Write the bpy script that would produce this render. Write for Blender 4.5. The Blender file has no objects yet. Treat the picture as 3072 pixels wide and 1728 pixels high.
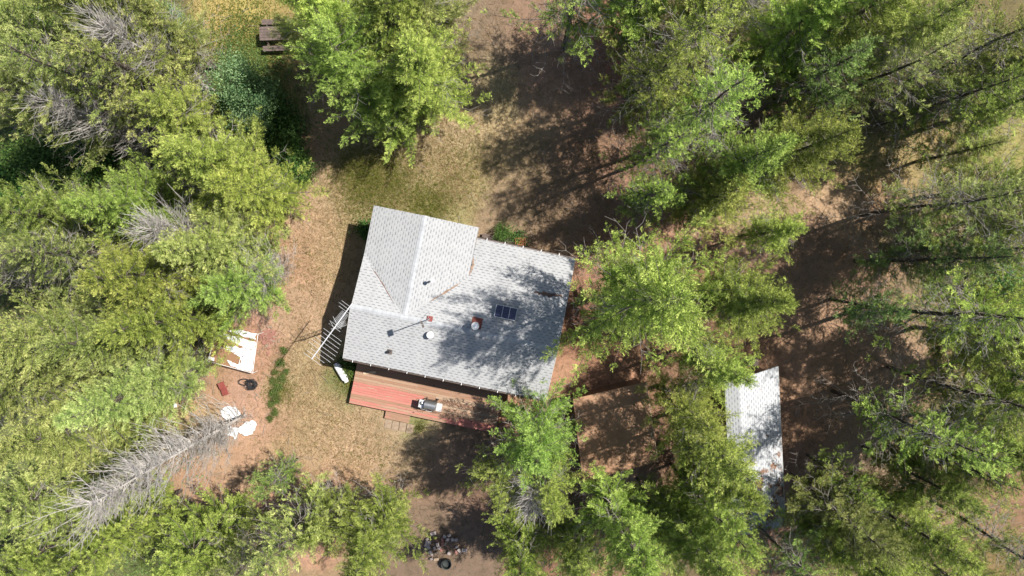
import bpy, bmesh, math, random
import numpy as np
from mathutils import Vector, Matrix, noise as mnoise

R = math.radians
random.seed(7)
rng = np.random.default_rng(11)
S = bpy.context.scene
COL = S.collection

# ------------------------------------------------------------------ camera, sky, sun, exposure
CAM_H = 40.0
TILT = R(-2.5)
HFOV = R(73.7)
cam = bpy.data.cameras.new('camera')
cam.angle = HFOV
cam.clip_end = 2000
cam_o = bpy.data.objects.new('camera', cam)
cam_o.location = (0, 0, CAM_H)
cam_o.rotation_euler = (TILT, 0, 0)
COL.objects.link(cam_o)
S.camera = cam_o

SUN_EL, SUN_AZ = R(55.5), R(20.3)            # azimuth counted from +X towards +Y
w = bpy.data.worlds.new('World')
S.world = w
w.use_nodes = True
nt = w.node_tree
nt.nodes.clear()
sky = nt.nodes.new('ShaderNodeTexSky')
sky.sky_type = 'NISHITA'
sky.sun_disc = False
sky.sun_elevation = SUN_EL
sky.sun_rotation = R(90) - SUN_AZ
bg = nt.nodes.new('ShaderNodeBackground')
bg.inputs[1].default_value = 0.08
wo = nt.nodes.new('ShaderNodeOutputWorld')
nt.links.new(sky.outputs[0], bg.inputs[0])
nt.links.new(bg.outputs[0], wo.inputs[0])

sun = bpy.data.lights.new('sun', 'SUN')
sun.energy = 5.0
sun.angle = R(0.6)
sun.color = (1.0, 0.955, 0.89)
sun_o = bpy.data.objects.new('sun', sun)
sd = Vector((math.cos(SUN_EL) * math.cos(SUN_AZ), math.cos(SUN_EL) * math.sin(SUN_AZ), math.sin(SUN_EL)))
sun_o.rotation_euler = sd.to_track_quat('Z', 'Y').to_euler()
COL.objects.link(sun_o)

S.view_settings.view_transform = 'Standard'
S.view_settings.look = 'None'
S.view_settings.exposure = 0.80
S.view_settings.gamma = 1.0
S.view_settings.use_curve_mapping = False
S.render.engine = 'CYCLES'
S.cycles.max_bounces = 5
S.cycles.diffuse_bounces = 3
S.cycles.transparent_max_bounces = 6
S.cycles.caustics_reflective = False
S.cycles.caustics_refractive = False

FPX = 512 / math.tan(HFOV / 2)


def P(px, py, z=0.0):
    """world point at height z that the photograph's pixel (1024 wide) looks at: used to survey where things stand"""
    dx, dy, dz = (px - 512) / FPX, -(py - 288) / FPX, -1
    y = math.cos(TILT) * dy - math.sin(TILT) * dz
    zz = math.sin(TILT) * dy + math.cos(TILT) * dz
    t = (CAM_H - z) / -zz
    return Vector((dx * t, y * t, z))


# ------------------------------------------------------------------ helpers
def lin(c, k=1.0):
    return tuple(((v / 255) / 12.92 if v / 255 <= 0.04045 else ((v / 255 + 0.055) / 1.055) ** 2.4) * k for v in c)


K = 0.60                                     # lit sRGB look -> albedo


def tag(o, label=None, cat=None, group=None, kind=None):
    if label: o['label'] = label
    if cat: o['category'] = cat
    if group: o['group'] = group
    if kind: o['kind'] = kind
    return o


def empty(name, loc, rz=0.0):
    o = bpy.data.objects.new(name, None)
    o.empty_display_size = 0.3
    COL.objects.link(o)
    o.location = loc
    o.rotation_euler = (0, 0, rz)
    return o


def link_mesh(name, me, mat=None, parent=None, smooth=False):
    o = bpy.data.objects.new(name, me)
    COL.objects.link(o)
    if mat is not None:
        me.materials.append(mat)
    if parent is not None:
        o.parent = parent
    if smooth:
        for p in me.polygons: p.use_smooth = True
    return o


class MB:
    """collects shapes into one mesh"""
    def __init__(self):
        self.v, self.f = [], []

    def add(self, vs, fs):
        n = len(self.v)
        self.v += [tuple(v) for v in vs]
        self.f += [tuple(i + n for i in f) for f in fs]
        return self

    def box(self, x0, x1, y0, y1, z0, z1, M=None):
        vs = [Vector((x, y, z)) for z in (z0, z1) for y in (y0, y1) for x in (x0, x1)]
        if M is not None: vs = [M @ v for v in vs]
        return self.add(vs, [(0, 2, 3, 1), (4, 5, 7, 6), (0, 1, 5, 4), (2, 6, 7, 3), (0, 4, 6, 2), (1, 3, 7, 5)])

    def tube(self, pts, rad, n=6, cap=True):
        pts = [Vector(p) for p in pts]
        if not hasattr(rad, '__len__'): rad = [rad] * len(pts)
        vs, fs = [], []
        for i, p in enumerate(pts):
            d = (pts[min(i + 1, len(pts) - 1)] - pts[max(i - 1, 0)]).normalized()
            a = d.cross(Vector((0, 0, 1)))
            if a.length < 0.1: a = d.cross(Vector((1, 0, 0)))
            a.normalize()
            b = d.cross(a)
            for k in range(n):
                t = 2 * math.pi * k / n
                vs.append(p + (a * math.cos(t) + b * math.sin(t)) * rad[i])
        for i in range(len(pts) - 1):
            for k in range(n):
                k2 = (k + 1) % n
                fs.append((i * n + k, (i + 1) * n + k, (i + 1) * n + k2, i * n + k2))
        if cap:
            fs.append(tuple(range(n)))
            fs.append(tuple((len(pts) - 1) * n + k for k in reversed(range(n))))
        return self.add(vs, fs)

    def lathe(self, prof, n=20, M=None):
        vs, fs = [], []
        for r, z in prof:
            for k in range(n):
                t = 2 * math.pi * k / n
                vs.append(Vector((r * math.cos(t), r * math.sin(t), z)))
        if M is not None: vs = [M @ v for v in vs]
        for i in range(len(prof) - 1):
            for k in range(n):
                k2 = (k + 1) % n
                fs.append((i * n + k, i * n + k2, (i + 1) * n + k2, (i + 1) * n + k))
        fs.append(tuple(reversed(range(n))))
        fs.append(tuple((len(prof) - 1) * n + k for k in range(n)))
        return self.add(vs, fs)

    def prism(self, poly, thick, up=None):
        """poly: 3d points of the top face; a slab of the given thickness below it"""
        poly = [Vector(p) for p in poly]
        n = len(poly)
        d = Vector((0, 0, -thick))
        vs = poly + [p + d for p in poly]
        fs = [tuple(range(n)), tuple(reversed(range(n, 2 * n)))]
        for i in range(n):
            j = (i + 1) % n
            fs.append((i, n + i, n + j, j))
        return self.add(vs, fs)

    def mesh(self, name):
        me = bpy.data.meshes.new(name)
        me.from_pydata([tuple(v) for v in self.v], [], self.f)
        me.update()
        bm = bmesh.new(); bm.from_mesh(me)
        bmesh.ops.recalc_face_normals(bm, faces=bm.faces)
        bm.to_mesh(me); bm.free()
        return me

    def build(self, name, mat, parent=None, smooth=False, bevel=0.0):
        me = self.mesh(name)
        if bevel:
            bm = bmesh.new(); bm.from_mesh(me)
            es = [e for e in bm.edges if len(e.link_faces) == 2 and e.calc_face_angle(0) > 0.6]
            bmesh.ops.bevel(bm, geom=es, offset=bevel, segments=1, affect='EDGES', profile=0.5)
            bm.to_mesh(me); bm.free()
        o = link_mesh(name, me, mat, parent)
        if smooth:
            for p in me.polygons: p.use_smooth = True
            try: me.set_sharp_from_angle(angle=R(40))
            except Exception: pass
        return o


# ------------------------------------------------------------------ node helpers
class NT:
    def __init__(self, name):
        self.m = bpy.data.materials.new(name)
        self.m.use_nodes = True
        self.t = self.m.node_tree
        self.t.nodes.clear()
        self.out = self.t.nodes.new('ShaderNodeOutputMaterial')

    def n(self, typ, ins=None, **props):
        nd = self.t.nodes.new(typ)
        for k, v in props.items(): setattr(nd, k, v)
        for k, v in (ins or {}).items(): self.set(nd.inputs[k], v)
        return nd

    def set(self, sock, v):
        if isinstance(v, bpy.types.NodeSocket): self.t.links.new(v, sock)
        elif isinstance(v, bpy.types.Node): self.t.links.new(v.outputs[0], sock)
        else:
            if hasattr(sock.default_value, '__len__') and len(sock.default_value) == 4 and len(v) == 3: v = (*v, 1)
            sock.default_value = v

    def math(self, op, a, b=0.0, clamp=False):
        return self.n('ShaderNodeMath', {0: a, 1: b}, operation=op, use_clamp=clamp).outputs[0]

    def noise(self, scale, detail=4, rough=0.6, vec=None, dist=0.0):
        ins = {'Scale': scale, 'Detail': detail, 'Roughness': rough, 'Distortion': dist}
        if vec is not None: ins['Vector'] = vec
        return self.n('ShaderNodeTexNoise', ins).outputs[0]

    def ramp(self, fac, stops, interp='LINEAR'):
        r = self.n('ShaderNodeValToRGB', {0: fac})
        r.color_ramp.interpolation = interp
        e = r.color_ramp.elements
        while len(e) < len(stops): e.new(0.5)
        for el, (p, c) in zip(e, stops):
            el.position = p
            el.color = (*c, 1) if hasattr(c, '__len__') else (c, c, c, 1)
        return r.outputs[0]

    def mix(self, fac, a, b, blend='MIX'):
        nd = self.n('ShaderNodeMix', data_type='RGBA', blend_type=blend)
        self.set(nd.inputs[0], fac); self.set(nd.inputs[6], a); self.set(nd.inputs[7], b)
        return nd.outputs[2]

    def coord(self, which='Object'):
        return self.n('ShaderNodeTexCoord').outputs[which]

    def mapping(self, vec, scale=(1, 1, 1), rot=(0, 0, 0), loc=(0, 0, 0)):
        return self.n('ShaderNodeMapping', {'Vector': vec, 'Scale': scale, 'Rotation': rot, 'Location': loc}).outputs[0]

    def bump(self, h, dist=0.02, strength=1.0):
        return self.n('ShaderNodeBump', {'Height': h, 'Distance': dist, 'Strength': strength}).outputs[0]

    def done(self, col, rough=0.8, metal=0.0, normal=None, **kw):
        b = self.n('ShaderNodeBsdfPrincipled', {'Base Color': col, 'Roughness': rough, 'Metallic': metal})
        if normal is not None: self.set(b.inputs['Normal'], normal)
        for k, v in kw.items(): self.set(b.inputs[k.replace('_', ' ')], v)
        self.t.links.new(b.outputs[0], self.out.inputs[0])
        return self.m


def simple(name, col, rough=0.7, metal=0.0, var=0.25, scale=6.0, bump=0.003):
    t = NT(name)
    n = t.noise(scale, 5, 0.65, t.coord())
    f = t.ramp(n, [(0.3, 1 - var), (0.7, 1 + var * 0.4)])
    c = t.mix(1.0, col, f, 'MULTIPLY')
    return t.done(c, rough, metal, t.bump(t.noise(scale * 7, 3, 0.6, t.coord()), bump))


# shingles: white three tab strips with dark joints, laid out in metres on the roof's own uv
def shingle_mat(name, base, dark, litter=0.0):
    t = NT(name)
    uv = t.n('ShaderNodeUVMap', uv_map='UVMap').outputs[0]
    sx = t.n('ShaderNodeSeparateXYZ', {0: uv})
    u, v = sx.outputs[0], sx.outputs[1]
    rowf = t.math('DIVIDE', v, 0.145)
    row = t.math('FLOOR', rowf)
    fr = t.math('FRACT', rowf)
    wr = t.n('ShaderNodeTexWhiteNoise', {'W': row}, noise_dimensions='1D').outputs[0]
    x = t.math('ADD', t.math('DIVIDE', u, 0.31), t.math('ADD', t.math('MULTIPLY', row, 0.5), t.math('MULTIPLY', wr, 0.22)))
    col_i = t.math('FLOOR', x)
    fx = t.math('FRACT', x)
    cv = t.n('ShaderNodeCombineXYZ', {0: col_i, 1: row})
    wn = t.n('ShaderNodeTexWhiteNoise', {'Vector': cv.outputs[0]}, noise_dimensions='3D').outputs[0]
    a = t.math('LESS_THAN', fx, t.math('ADD', 0.36, t.math('MULTIPLY', wn, 0.22)))
    b = t.math('LESS_THAN', fr, 0.36)
    dash = t.math('MULTIPLY', t.math('MULTIPLY', a, b), t.math('ADD', 0.55, t.math('MULTIPLY', wn, 0.45)))
    line = t.math('LESS_THAN', fr, 0.1)
    n1 = t.noise(0.9, 6, 0.7, uv)
    n2 = t.noise(14, 4, 0.7, uv)
    c = t.mix(t.ramp(n1, [(0.3, 0.0), (0.75, 0.55)]), base, tuple(x * 0.84 for x in base))
    c = t.mix(t.math('MULTIPLY', wn, 0.22), c, tuple(x * 0.72 for x in base))
    c = t.mix(t.ramp(n2, [(0.35, 0.25), (0.62, 0.0)]), c, tuple(x * 0.65 for x in base))
    st_ = t.noise(1.0, 5, 0.7, t.mapping(uv, scale=(2.6, 0.28, 1)))
    c = t.mix(t.ramp(st_, [(0.52, 0.0), (0.75, 0.4)]), c, tuple(x * 0.6 for x in base))
    c = t.mix(t.ramp(t.noise(23, 3, 0.8, uv), [(0.66, 0.0), (0.70, 0.8)]), c, lin((120, 92, 64), K))
    c = t.mix(t.math('MULTIPLY', line, 0.2), c, dark)
    c = t.mix(dash, c, dark)
    if litter:
        nl = t.math('ADD', t.noise(1.1, 8, 0.72, t.mapping(uv, loc=(3.1, 1.7, 0))), t.n('ShaderNodeMapRange', {0: t.math('ADD', u, t.math('MULTIPLY', v, -.5)), 1: 3.2, 2: -1.2, 3: 0.0, 4: .13}).outputs[0])
        lf = t.ramp(nl, [(litter, 0.0), (litter + 0.05, 0.95)])
        c = t.mix(lf, c, lin((140, 98, 66), K))
    h = t.math('SUBTRACT', t.math('MULTIPLY', t.math('SUBTRACT', 1.0, fr), 0.6), t.math('MULTIPLY', dash, 0.5))
    return t.done(c, 0.9, 0, t.bump(h, 0.012, 0.6))


M = {}
M['shingle'] = shingle_mat('white_shingles', (0.36, 0.362, 0.362), (0.165, 0.17, 0.18))
M['shingle_shed'] = shingle_mat('shed_shingles', (0.40, 0.41, 0.42), (0.17, 0.18, 0.19), 0.62)
M['ridge'] = simple('ridge_cap', (0.35, 0.36, 0.37), 0.9, 0, 0.2, 3)
M['bare'] = simple('bare_underlay', lin((190, 160, 138), .48), 0.9, 0, 0.4, 5)
M['bare_dark'] = simple('bare_underlay_dark', lin((150, 115, 100), .48), 0.9, 0, 0.4, 5)
M['wall'] = simple('brown_siding', (0.16, 0.095, 0.06), 0.8, 0, 0.3, 3)
M['fascia'] = simple('white_fascia', (0.5, 0.49, 0.47), 0.7, 0, 0.3, 4)
M['gutter'] = simple('brown_gutter', (0.13, 0.1, 0.085), 0.5, 0.2, 0.3, 4)
M['white'] = simple('white_paint', (0.78, 0.78, 0.77), 0.45, 0, 0.12, 3)
M['galv'] = simple('galvanised', (0.55, 0.56, 0.57), 0.38, 0.75, 0.2, 6)
M['alu'] = simple('aluminium', (0.72, 0.72, 0.72), 0.35, 0.35, 0.1, 6)
M['dark'] = simple('dark_plastic', (0.025, 0.025, 0.027), 0.5, 0, 0.2, 6)
M['rust'] = simple('rusty_plate', (0.2, 0.055, 0.04), 0.8, 0.2, 0.5, 9)
M['steel'] = simple('brushed_steel', (0.34, 0.345, 0.35), 0.34, 0.75, 0.15, 5)
M['glass'] = simple('window_glass', (0.03, 0.035, 0.04), 0.08, 0, 0.1, 2, 0)
M['wood'] = simple('weathered_wood', lin((150, 130, 120), 0.42), 0.85, 0, 0.4, 7, 0.006)
M['lightwood'] = simple('pale_board', lin((225, 195, 165), 0.7), 0.8, 0, 0.25, 7)
M['planter'] = simple('planter_wood', lin((180, 120, 75), 0.6), 0.85, 0, 0.4, 7)
M['concrete'] = simple('concrete_block', lin((195, 180, 172), 0.6), 0.9, 0, 0.3, 9, 0.006)
M['brick'] = simple('red_brick', lin((205, 145, 128), 0.5), 0.9, 0, 0.4, 12, 0.006)
M['soil_pot'] = simple('dark_rubber', (0.015, 0.02, 0.018), 0.6, 0, 0.3, 9)
M['tarp'] = simple('white_tarp_and_glare', (0.72, 0.72, 0.73), 0.4, 0, 0.06, 4, 0.01)
M['red'] = simple('red_plastic', lin((185, 95, 85), 0.45), 0.5, 0, 0.3, 5)
M['paver'] = simple('paver', lin((205, 178, 150), 0.45), 0.9, 0, 0.3, 5)
M['flatroof'] = None

t = NT('needle_covered_roof')
c = t.ramp(t.noise(1.6, 6, 0.65, t.coord()), [(0.3, lin((186, 134, 96), K)), (0.7, lin((206, 158, 118), K))])
c = t.mix(t.ramp(t.noise(22, 5, 0.75, t.coord()), [(0.3, 0.5), (0.5, 0.0)]), c, lin((130, 85, 58), K))
c = t.mix(1.0, c, (1.0, 1.12, 1.3), 'MULTIPLY')
M['flatroof'] = t.done(c, 0.95, 0, t.bump(t.noise(30, 5, 0.7, t.coord()), 0.01))

# solar cell
t = NT('solar_cells')
br = t.n('ShaderNodeTexBrick', {'Vector': t.coord('Object'), 'Color1': (0.006, 0.008, 0.035), 'Color2': (0.009, 0.012, 0.05),
                               'Mortar': (0.12, 0.13, 0.2), 'Scale': 1.0, 'Mortar Size': 0.004, 'Brick Width': 0.075, 'Row Height': 0.075}, offset=0.0)
M['solar'] = t.done(br.outputs[0], 0.18)

# deck planks: paint worn off in streaks, per plank wear stored on the mesh
t = NT('worn_red_deck')
oc = t.coord('Object')
st = t.mapping(oc, scale=(0.55, 9.0, 1))
st2 = t.mapping(oc, scale=(1.6, 30.0, 1))
wear = t.n('ShaderNodeAttribute', attribute_name='wear').outputs['Fac']
tone = t.n('ShaderNodeAttribute', attribute_name='tone').outputs['Fac']
s1 = t.noise(1.0, 6, 0.72, st)
s2 = t.noise(1.0, 5, 0.7, st2)
paint = t.mix(s2, lin((200, 114, 102), .56), lin((224, 146, 130), .56))
paint = t.mix(t.math('MULTIPLY', tone, 0.45), paint, lin((230, 164, 146), .6))
bare = t.mix(s2, lin((168, 136, 112), .58), lin((226, 198, 166), .58))
bare = t.mix(t.math('MULTIPLY', tone, 0.6), bare, lin((160, 105, 78), K))
f = t.ramp(t.math('ADD', t.math('ADD', t.math('MULTIPLY', s1, 1.0), t.math('MULTIPLY', s2, 0.35)), wear), [(0.98, 0.0), (1.12, 1.0)])
c = t.mix(f, paint, bare)
c = t.mix(t.ramp(t.noise(1, 5, 0.7, t.mapping(oc, scale=(3, 22, 1), loc=(5, 3, 0))), [(0.3, 0.55), (0.42, 0.0)]), c, lin((105, 66, 52), K))
M['deck'] = t.done(c, 0.8, 0, t.bump(s2, 0.006))

# ground: albedo painted per region on the mesh, broken up with noise
t = NT('forest_floor')
oc = t.coord('Object')
base = t.n('ShaderNodeAttribute', attribute_name='soil').outputs['Color']
litter = t.n('ShaderNodeAttribute', attribute_name='litter').outputs['Fac']
f1 = t.noise(0.55, 7, 0.65, oc, 0.6)
f2 = t.noise(2.6, 7, 0.72, oc, 0.4)
f3 = t.noise(11, 6, 0.78, oc)
f4 = t.noise(38, 4, 0.75, oc)
c = t.mix(1.0, base, t.ramp(f1, [(0.3, (0.82, 0.80, 0.74)), (0.7, (1.14, 1.12, 1.12))]), 'MULTIPLY')
c = t.mix(1.0, c, t.ramp(f2, [(0.3, (0.56, 0.60, 0.48)), (0.47, (1.0, 1.0, 1.0)), (0.7, (1.2, 1.16, 1.1))]), 'MULTIPLY')
c = t.mix(t.ramp(f3, [(0.38, 0.75), (0.52, 0.0)]), c, t.mix(0.6, c, lin((105, 92, 52), K)))
c = t.mix(1.0, c, t.ramp(f4, [(0.3, 0.62), (0.5, 1.0), (0.7, 1.16)]), 'MULTIPLY')
spk = t.n('ShaderNodeTexVoronoi', {'Vector': t.mapping(oc, scale=(1, 1.6, 1), rot=(0, 0, 0.6)), 'Scale': 5.5, 'Randomness': 1.0})
sp = t.ramp(t.math('ADD', spk.outputs[0], t.math('MULTIPLY', f3, 0.18)), [(0.155, 1.0), (0.19, 0.0)])
c = t.mix(t.math('MULTIPLY', sp, 0.6), c, lin((88, 62, 44), K))
h = t.math('ADD', t.math('MULTIPLY', f3, 0.7), t.math('ADD', t.math('MULTIPLY', f4, 0.5), t.math('MULTIPLY', f2, 1.2)))
M['ground'] = t.done(c, 0.95, 0, t.bump(h, 0.035, 0.8))


def leaf_mat(name, dark, mid, light, trans=0.3, hue=0.03):
    t = NT(name)
    tint = t.n('ShaderNodeAttribute', attribute_name='tint').outputs['Fac']
    oi = t.n('ShaderNodeObjectInfo')
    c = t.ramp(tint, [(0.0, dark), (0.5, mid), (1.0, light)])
    hs = t.n('ShaderNodeHueSaturation', {'Color': c,
             'Hue': t.math('ADD', 0.5 - hue / 2, t.math('MULTIPLY', oi.outputs['Random'], hue)),
             'Value': t.math('ADD', 0.82, t.math('MULTIPLY', oi.outputs['Random'], 0.36))})
    c = t.mix(1.0, hs.outputs[0], oi.outputs['Color'], 'MULTIPLY')
    d = t.n('ShaderNodeBsdfPrincipled', {'Base Color': c, 'Roughness': 0.6})
    d.inputs['Specular IOR Level'].default_value = 0.12
    tr = t.n('ShaderNodeBsdfTranslucent', {'Color': t.mix(1.0, c, (1.25, 1.3, 0.6), 'MULTIPLY')})
    mx = t.n('ShaderNodeMixShader', {0: trans, 1: d.outputs[0], 2: tr.outputs[0]})
    t.t.links.new(mx.outputs[0], t.out.inputs[0])
    return t.m


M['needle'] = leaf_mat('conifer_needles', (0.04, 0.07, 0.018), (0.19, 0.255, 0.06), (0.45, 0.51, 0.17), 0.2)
M['leaf_blue'] = leaf_mat('blue_green_leaves', (0.05, 0.10, 0.045), (0.19, 0.28, 0.135), (0.37, 0.46, 0.25), 0.3, 0.01)
M['leaf'] = leaf_mat('green_leaves', (0.035, 0.06, 0.02), (0.11, 0.16, 0.045), (0.24, 0.32, 0.10), 0.35, 0.03)
M['straw'] = leaf_mat('dry_grass', lin((150, 122, 80), 0.5), lin((205, 172, 128), 0.55), lin((228, 204, 165), 0.6), 0.3, 0.02)
M['grass'] = leaf_mat('green_grass', lin((88, 105, 40), 0.45), lin((140, 150, 66), 0.5), lin((185, 185, 95), 0.55), 0.35, 0.02)
M['bark'] = simple('bark', (0.085, 0.062, 0.045), 0.95, 0, 0.5, 9, 0.02)
M['limb'] = simple('pine_limbs', (0.17, 0.14, 0.115), 0.95, 0, 0.5, 5)
M['twig'] = simple('grey_twigs', (0.30, 0.27, 0.235), 0.9, 0, 0.35, 3)
M['deadwood'] = simple('bleached_deadwood', (0.50, 0.46, 0.42), 0.9, 0, 0.3, 3)

# ------------------------------------------------------------------ ground
REG = [  # px, py, radius, sRGB of the sunlit surface, litter amount
    (275, 215, 32, (214, 170, 132)), (285, 260, 30, (212, 160, 120)), (300, 305, 28, (205, 165, 125)), (262, 350, 20, (205, 150, 115)), (266, 334, 10, (208, 152, 132)),
    (335, 255, 34, (205, 172, 122)), (320, 215, 26, (206, 168, 122)), (330, 180, 26, (196, 160, 118)), (310, 140, 22, (185, 145, 95)),
    (360, 195, 28, (176, 174, 98)), (400, 195, 26, (180, 172, 98)), (430, 205, 22, (172, 164, 92)), (385, 172, 22, (168, 170, 88)),
    (375, 158, 15, (205, 180, 125)), (430, 150, 30, (208, 182, 128)), (455, 110, 28, (212, 186, 132)), (490, 90, 22, (205, 182, 118)),
    (460, 170, 26, (188, 170, 104)), (505, 150, 26, (192, 166, 112)), (540, 120, 24, (206, 166, 122)), (565, 95, 24, (200, 148, 112)),
    (520, 190, 30, (176, 146, 108)), (560, 200, 34, (174, 138, 104)), (600, 160, 30, (180, 132, 98)), (600, 60, 30, (170, 112, 80)),
    (560, 60, 24, (190, 145, 110)), (480, 40, 34, (158, 134, 104)), (520, 25, 30, (160, 122, 92)), (430, 60, 26, (120, 112, 60)),
    (660, 220, 30, (205, 150, 115)), (620, 230, 26, (185, 132, 98)), (600, 260, 22, (182, 128, 94)), (660, 190, 20, (180, 130, 95)),
    (220, 8, 26, (214, 184, 78)), (205, 35, 24, (206, 172, 92)), (250, 45, 26, (184, 160, 66)), (270, 75, 22, (150, 135, 55)), (245, 15, 16, (205, 185, 70)),
    (290, 95, 22, (190, 160, 80)), (300, 60, 24, (170, 140, 72)), (230, 65, 24, (120, 125, 48)), (210, 95, 24, (100, 115, 48)),
    (100, 60, 70, (105, 105, 50)), (60, 200, 70, (100, 108, 50)), (150, 250, 60, (110, 105, 52)), (60, 330, 70, (110, 105, 52)),
    (90, 170, 30, (80, 105, 40)), (20, 175, 30, (60, 95, 34)), (110, 115, 22, (115, 92, 62)), (180, 200, 40, (110, 110, 50)),
    (170, 330, 36, (120, 110, 58)), (205, 380, 18, (200, 150, 105)), (190, 400, 22, (206, 168, 108)), (160, 400, 22, (190, 160, 95)),
    (235, 395, 18, (205, 155, 125)), (265, 420, 22, (212, 160, 126)), (245, 450, 22, (208, 158, 118)), (225, 465, 18, (206, 162, 120)),
    (190, 490, 30, (200, 150, 110)), (120, 440, 40, (170, 150, 85)), (60, 450, 60, (140, 150, 75)), (40, 540, 60, (115, 125, 55)), (150, 540, 40, (115, 120, 55)),
    (290, 370, 22, (202, 176, 122)), (310, 400, 30, (200, 170, 116)), (330, 440, 32, (212, 176, 130)), (360, 470, 28, (210, 170, 124)),
    (340, 480, 22, (205, 150, 112)), (400, 450, 26, (195, 165, 122)), (290, 450, 24, (200, 165, 112)), (300, 490, 26, (205, 150, 112)),
    (440, 480, 32, (165, 128, 98)), (440, 540, 30, (140, 112, 88)), (480, 500, 26, (150, 110, 85)), (410, 520, 24, (150, 120, 92)),
    (345, 380, 14, (120, 140, 55)), (415, 425, 8, (140, 150, 60)), (560, 370, 26, (208, 150, 110)), (590, 390, 28, (206, 146, 104)), (580, 330, 26, (160, 105, 72)),
    (560, 430, 26, (190, 130, 95)), (600, 450, 28, (180, 130, 95)), (630, 480, 22, (205, 165, 130)), (560, 520, 30, (160, 110, 80)), (620, 545, 26, (170, 125, 85)),
    (700, 230, 24, (206, 160, 122)), (740, 260, 22, (204, 160, 125)), (760, 220, 20, (190, 160, 110)), (800, 260, 30, (180, 138, 104)), (840, 200, 26, (210, 168, 120)),
    (860, 165, 22, (190, 168, 72)), (905, 155, 24, (205, 176, 102)), (940, 140, 22, (206, 172, 92)), (985, 145, 26, (175, 165, 65)), (880, 185, 22, (190, 140, 95)), (960, 175, 30, (150, 130, 62)),
    (780, 130, 36, (128, 100, 62)), (740, 60, 40, (135, 110, 70)), (830, 60, 40, (120, 105, 55)), (900, 100, 40, (135, 105, 62)), (960, 60, 50, (130, 115, 55)),
    (800, 310, 34, (200, 152, 112)), (860, 300, 34, (205, 158, 116)), (900, 350, 34, (208, 164, 124)), (840, 370, 30, (206, 154, 112)), (800, 420, 26, (190, 140, 100)),
    (850, 400, 30, (200, 156, 114)), (900, 390, 26, (214, 170, 128)), (860, 455, 22, (216, 176, 134)), (920, 440, 26, (150, 125, 62)), (800, 480, 24, (200, 150, 112)), (900, 480, 34, (196, 158, 116)),
    (960, 300, 60, (150, 128, 78)), (960, 400, 50, (140, 120, 66)), (930, 510, 36, (170, 125, 90)), (980, 550, 40, (150, 122, 58)), (860, 540, 50, (130, 112, 62)), (1010, 490, 40, (165, 120, 80)),
    (700, 300, 60, (165, 118, 80)), (700, 440, 50, (165, 118, 82)), (690, 540, 50, (130, 108, 62)), (760, 520, 30, (170, 120, 85)),
]
gx = np.concatenate([np.linspace(-400, -46, 12), np.arange(-44, 44.01, 0.3), np.linspace(46, 400, 12)])
gy = np.concatenate([np.linspace(-400, -30, 12), np.arange(-28, 28.01, 0.3), np.linspace(30, 400, 12)])
GX, GY = np.meshgrid(gx, gy)
rp = np.array([[*P(a, b, 0)[:2]] for a, b, *_ in REG])
rr = np.array([r * 0.0586 for _, _, r, _ in REG])
rc = np.array([lin(cc, K) for *_, cc in REG])
lum = rc @ np.array([.25, .6, .15])
rc = (rc * .76 + lum[:, None] * .24) * .98
pts2 = np.stack([GX.ravel(), GY.ravel()], 1)
wob = np.array([mnoise.noise_vector(Vector((x * 0.45, y * 0.45, 0.0)))[:2] for x, y in pts2]) * 1.1
wob += np.array([mnoise.noise_vector(Vector((x * 1.6, y * 1.6, 3.0)))[:2] for x, y in pts2]) * 0.45
q = pts2 + wob
d2 = ((q[:, None, 0] - rp[None, :, 0]) ** 2 + (q[:, None, 1] - rp[None, :, 1]) ** 2) / (rr[None] ** 2)
W = np.exp(-d2 * 1.3) + 1e-5 / (1 + d2)
soil = (W @ rc) / W.sum(1, keepdims=True)
zz = np.array([mnoise.noise(Vector((x * 0.35, y * 0.35, 7.0))) * 0.05 + mnoise.noise(Vector((x * 1.3, y * 1.3, 1.0))) * 0.025 for x, y in pts2]) - 0.03
nx, ny = len(gx), len(gy)
idx = np.arange(nx * ny).reshape(ny, nx)
quads = np.stack([idx[:-1, :-1], idx[:-1, 1:], idx[1:, 1:], idx[1:, :-1]], -1).reshape(-1, 4)


def np_mesh(name, verts, faces):
    """faces: int array (n, k)"""
    me = bpy.data.meshes.new(name)
    k = faces.shape[1]
    me.vertices.add(len(verts)); me.vertices.foreach_set('co', np.ascontiguousarray(verts, dtype=np.float32).ravel())
    me.loops.add(faces.size); me.loops.foreach_set('vertex_index', np.ascontiguousarray(faces, dtype=np.int32).ravel())
    me.polygons.add(len(faces))
    me.polygons.foreach_set('loop_start', np.arange(0, faces.size, k, dtype=np.int32))
    me.update(calc_edges=True)
    return me


def attr(me, name, vals, domain='FACE'):
    a = me.attributes.new(name, 'FLOAT', domain)
    a.data.foreach_set('value', np.ascontiguousarray(vals, dtype=np.float32))


me = np_mesh('ground', np.column_stack([pts2, zz]), quads)
ca = me.color_attributes.new('soil', 'FLOAT_COLOR', 'POINT')
ca.data.foreach_set('color', np.column_stack([soil, np.ones(len(soil))]).astype(np.float32).ravel())
g = link_mesh('ground', me, M['ground'], smooth=True)
tag(g, 'dry tan and reddish forest floor with patches of grass', 'ground', kind='structure')

# ------------------------------------------------------------------ the house
HA = R(-11.91)
HO = Vector((-8.476, -2.541, 0))
cu, su = math.cos(HA), math.sin(HA)
HU, HV = Vector((cu, su, 0)), Vector((-su, cu, 0))
RZ, PT = 4.05, 0.23


def H(u, v, z=0.0):
    return HO + HU * u + HV * v + Vector((0, 0, z))


def hv(p):
    d = Vector((p[0], p[1], 0)) - HO
    return d.dot(HU), d.dot(HV)


house = empty('cabin', HO, HA)
tag(house, 'cabin with a worn white shingled roof and a cross gable wing', 'house')


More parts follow.
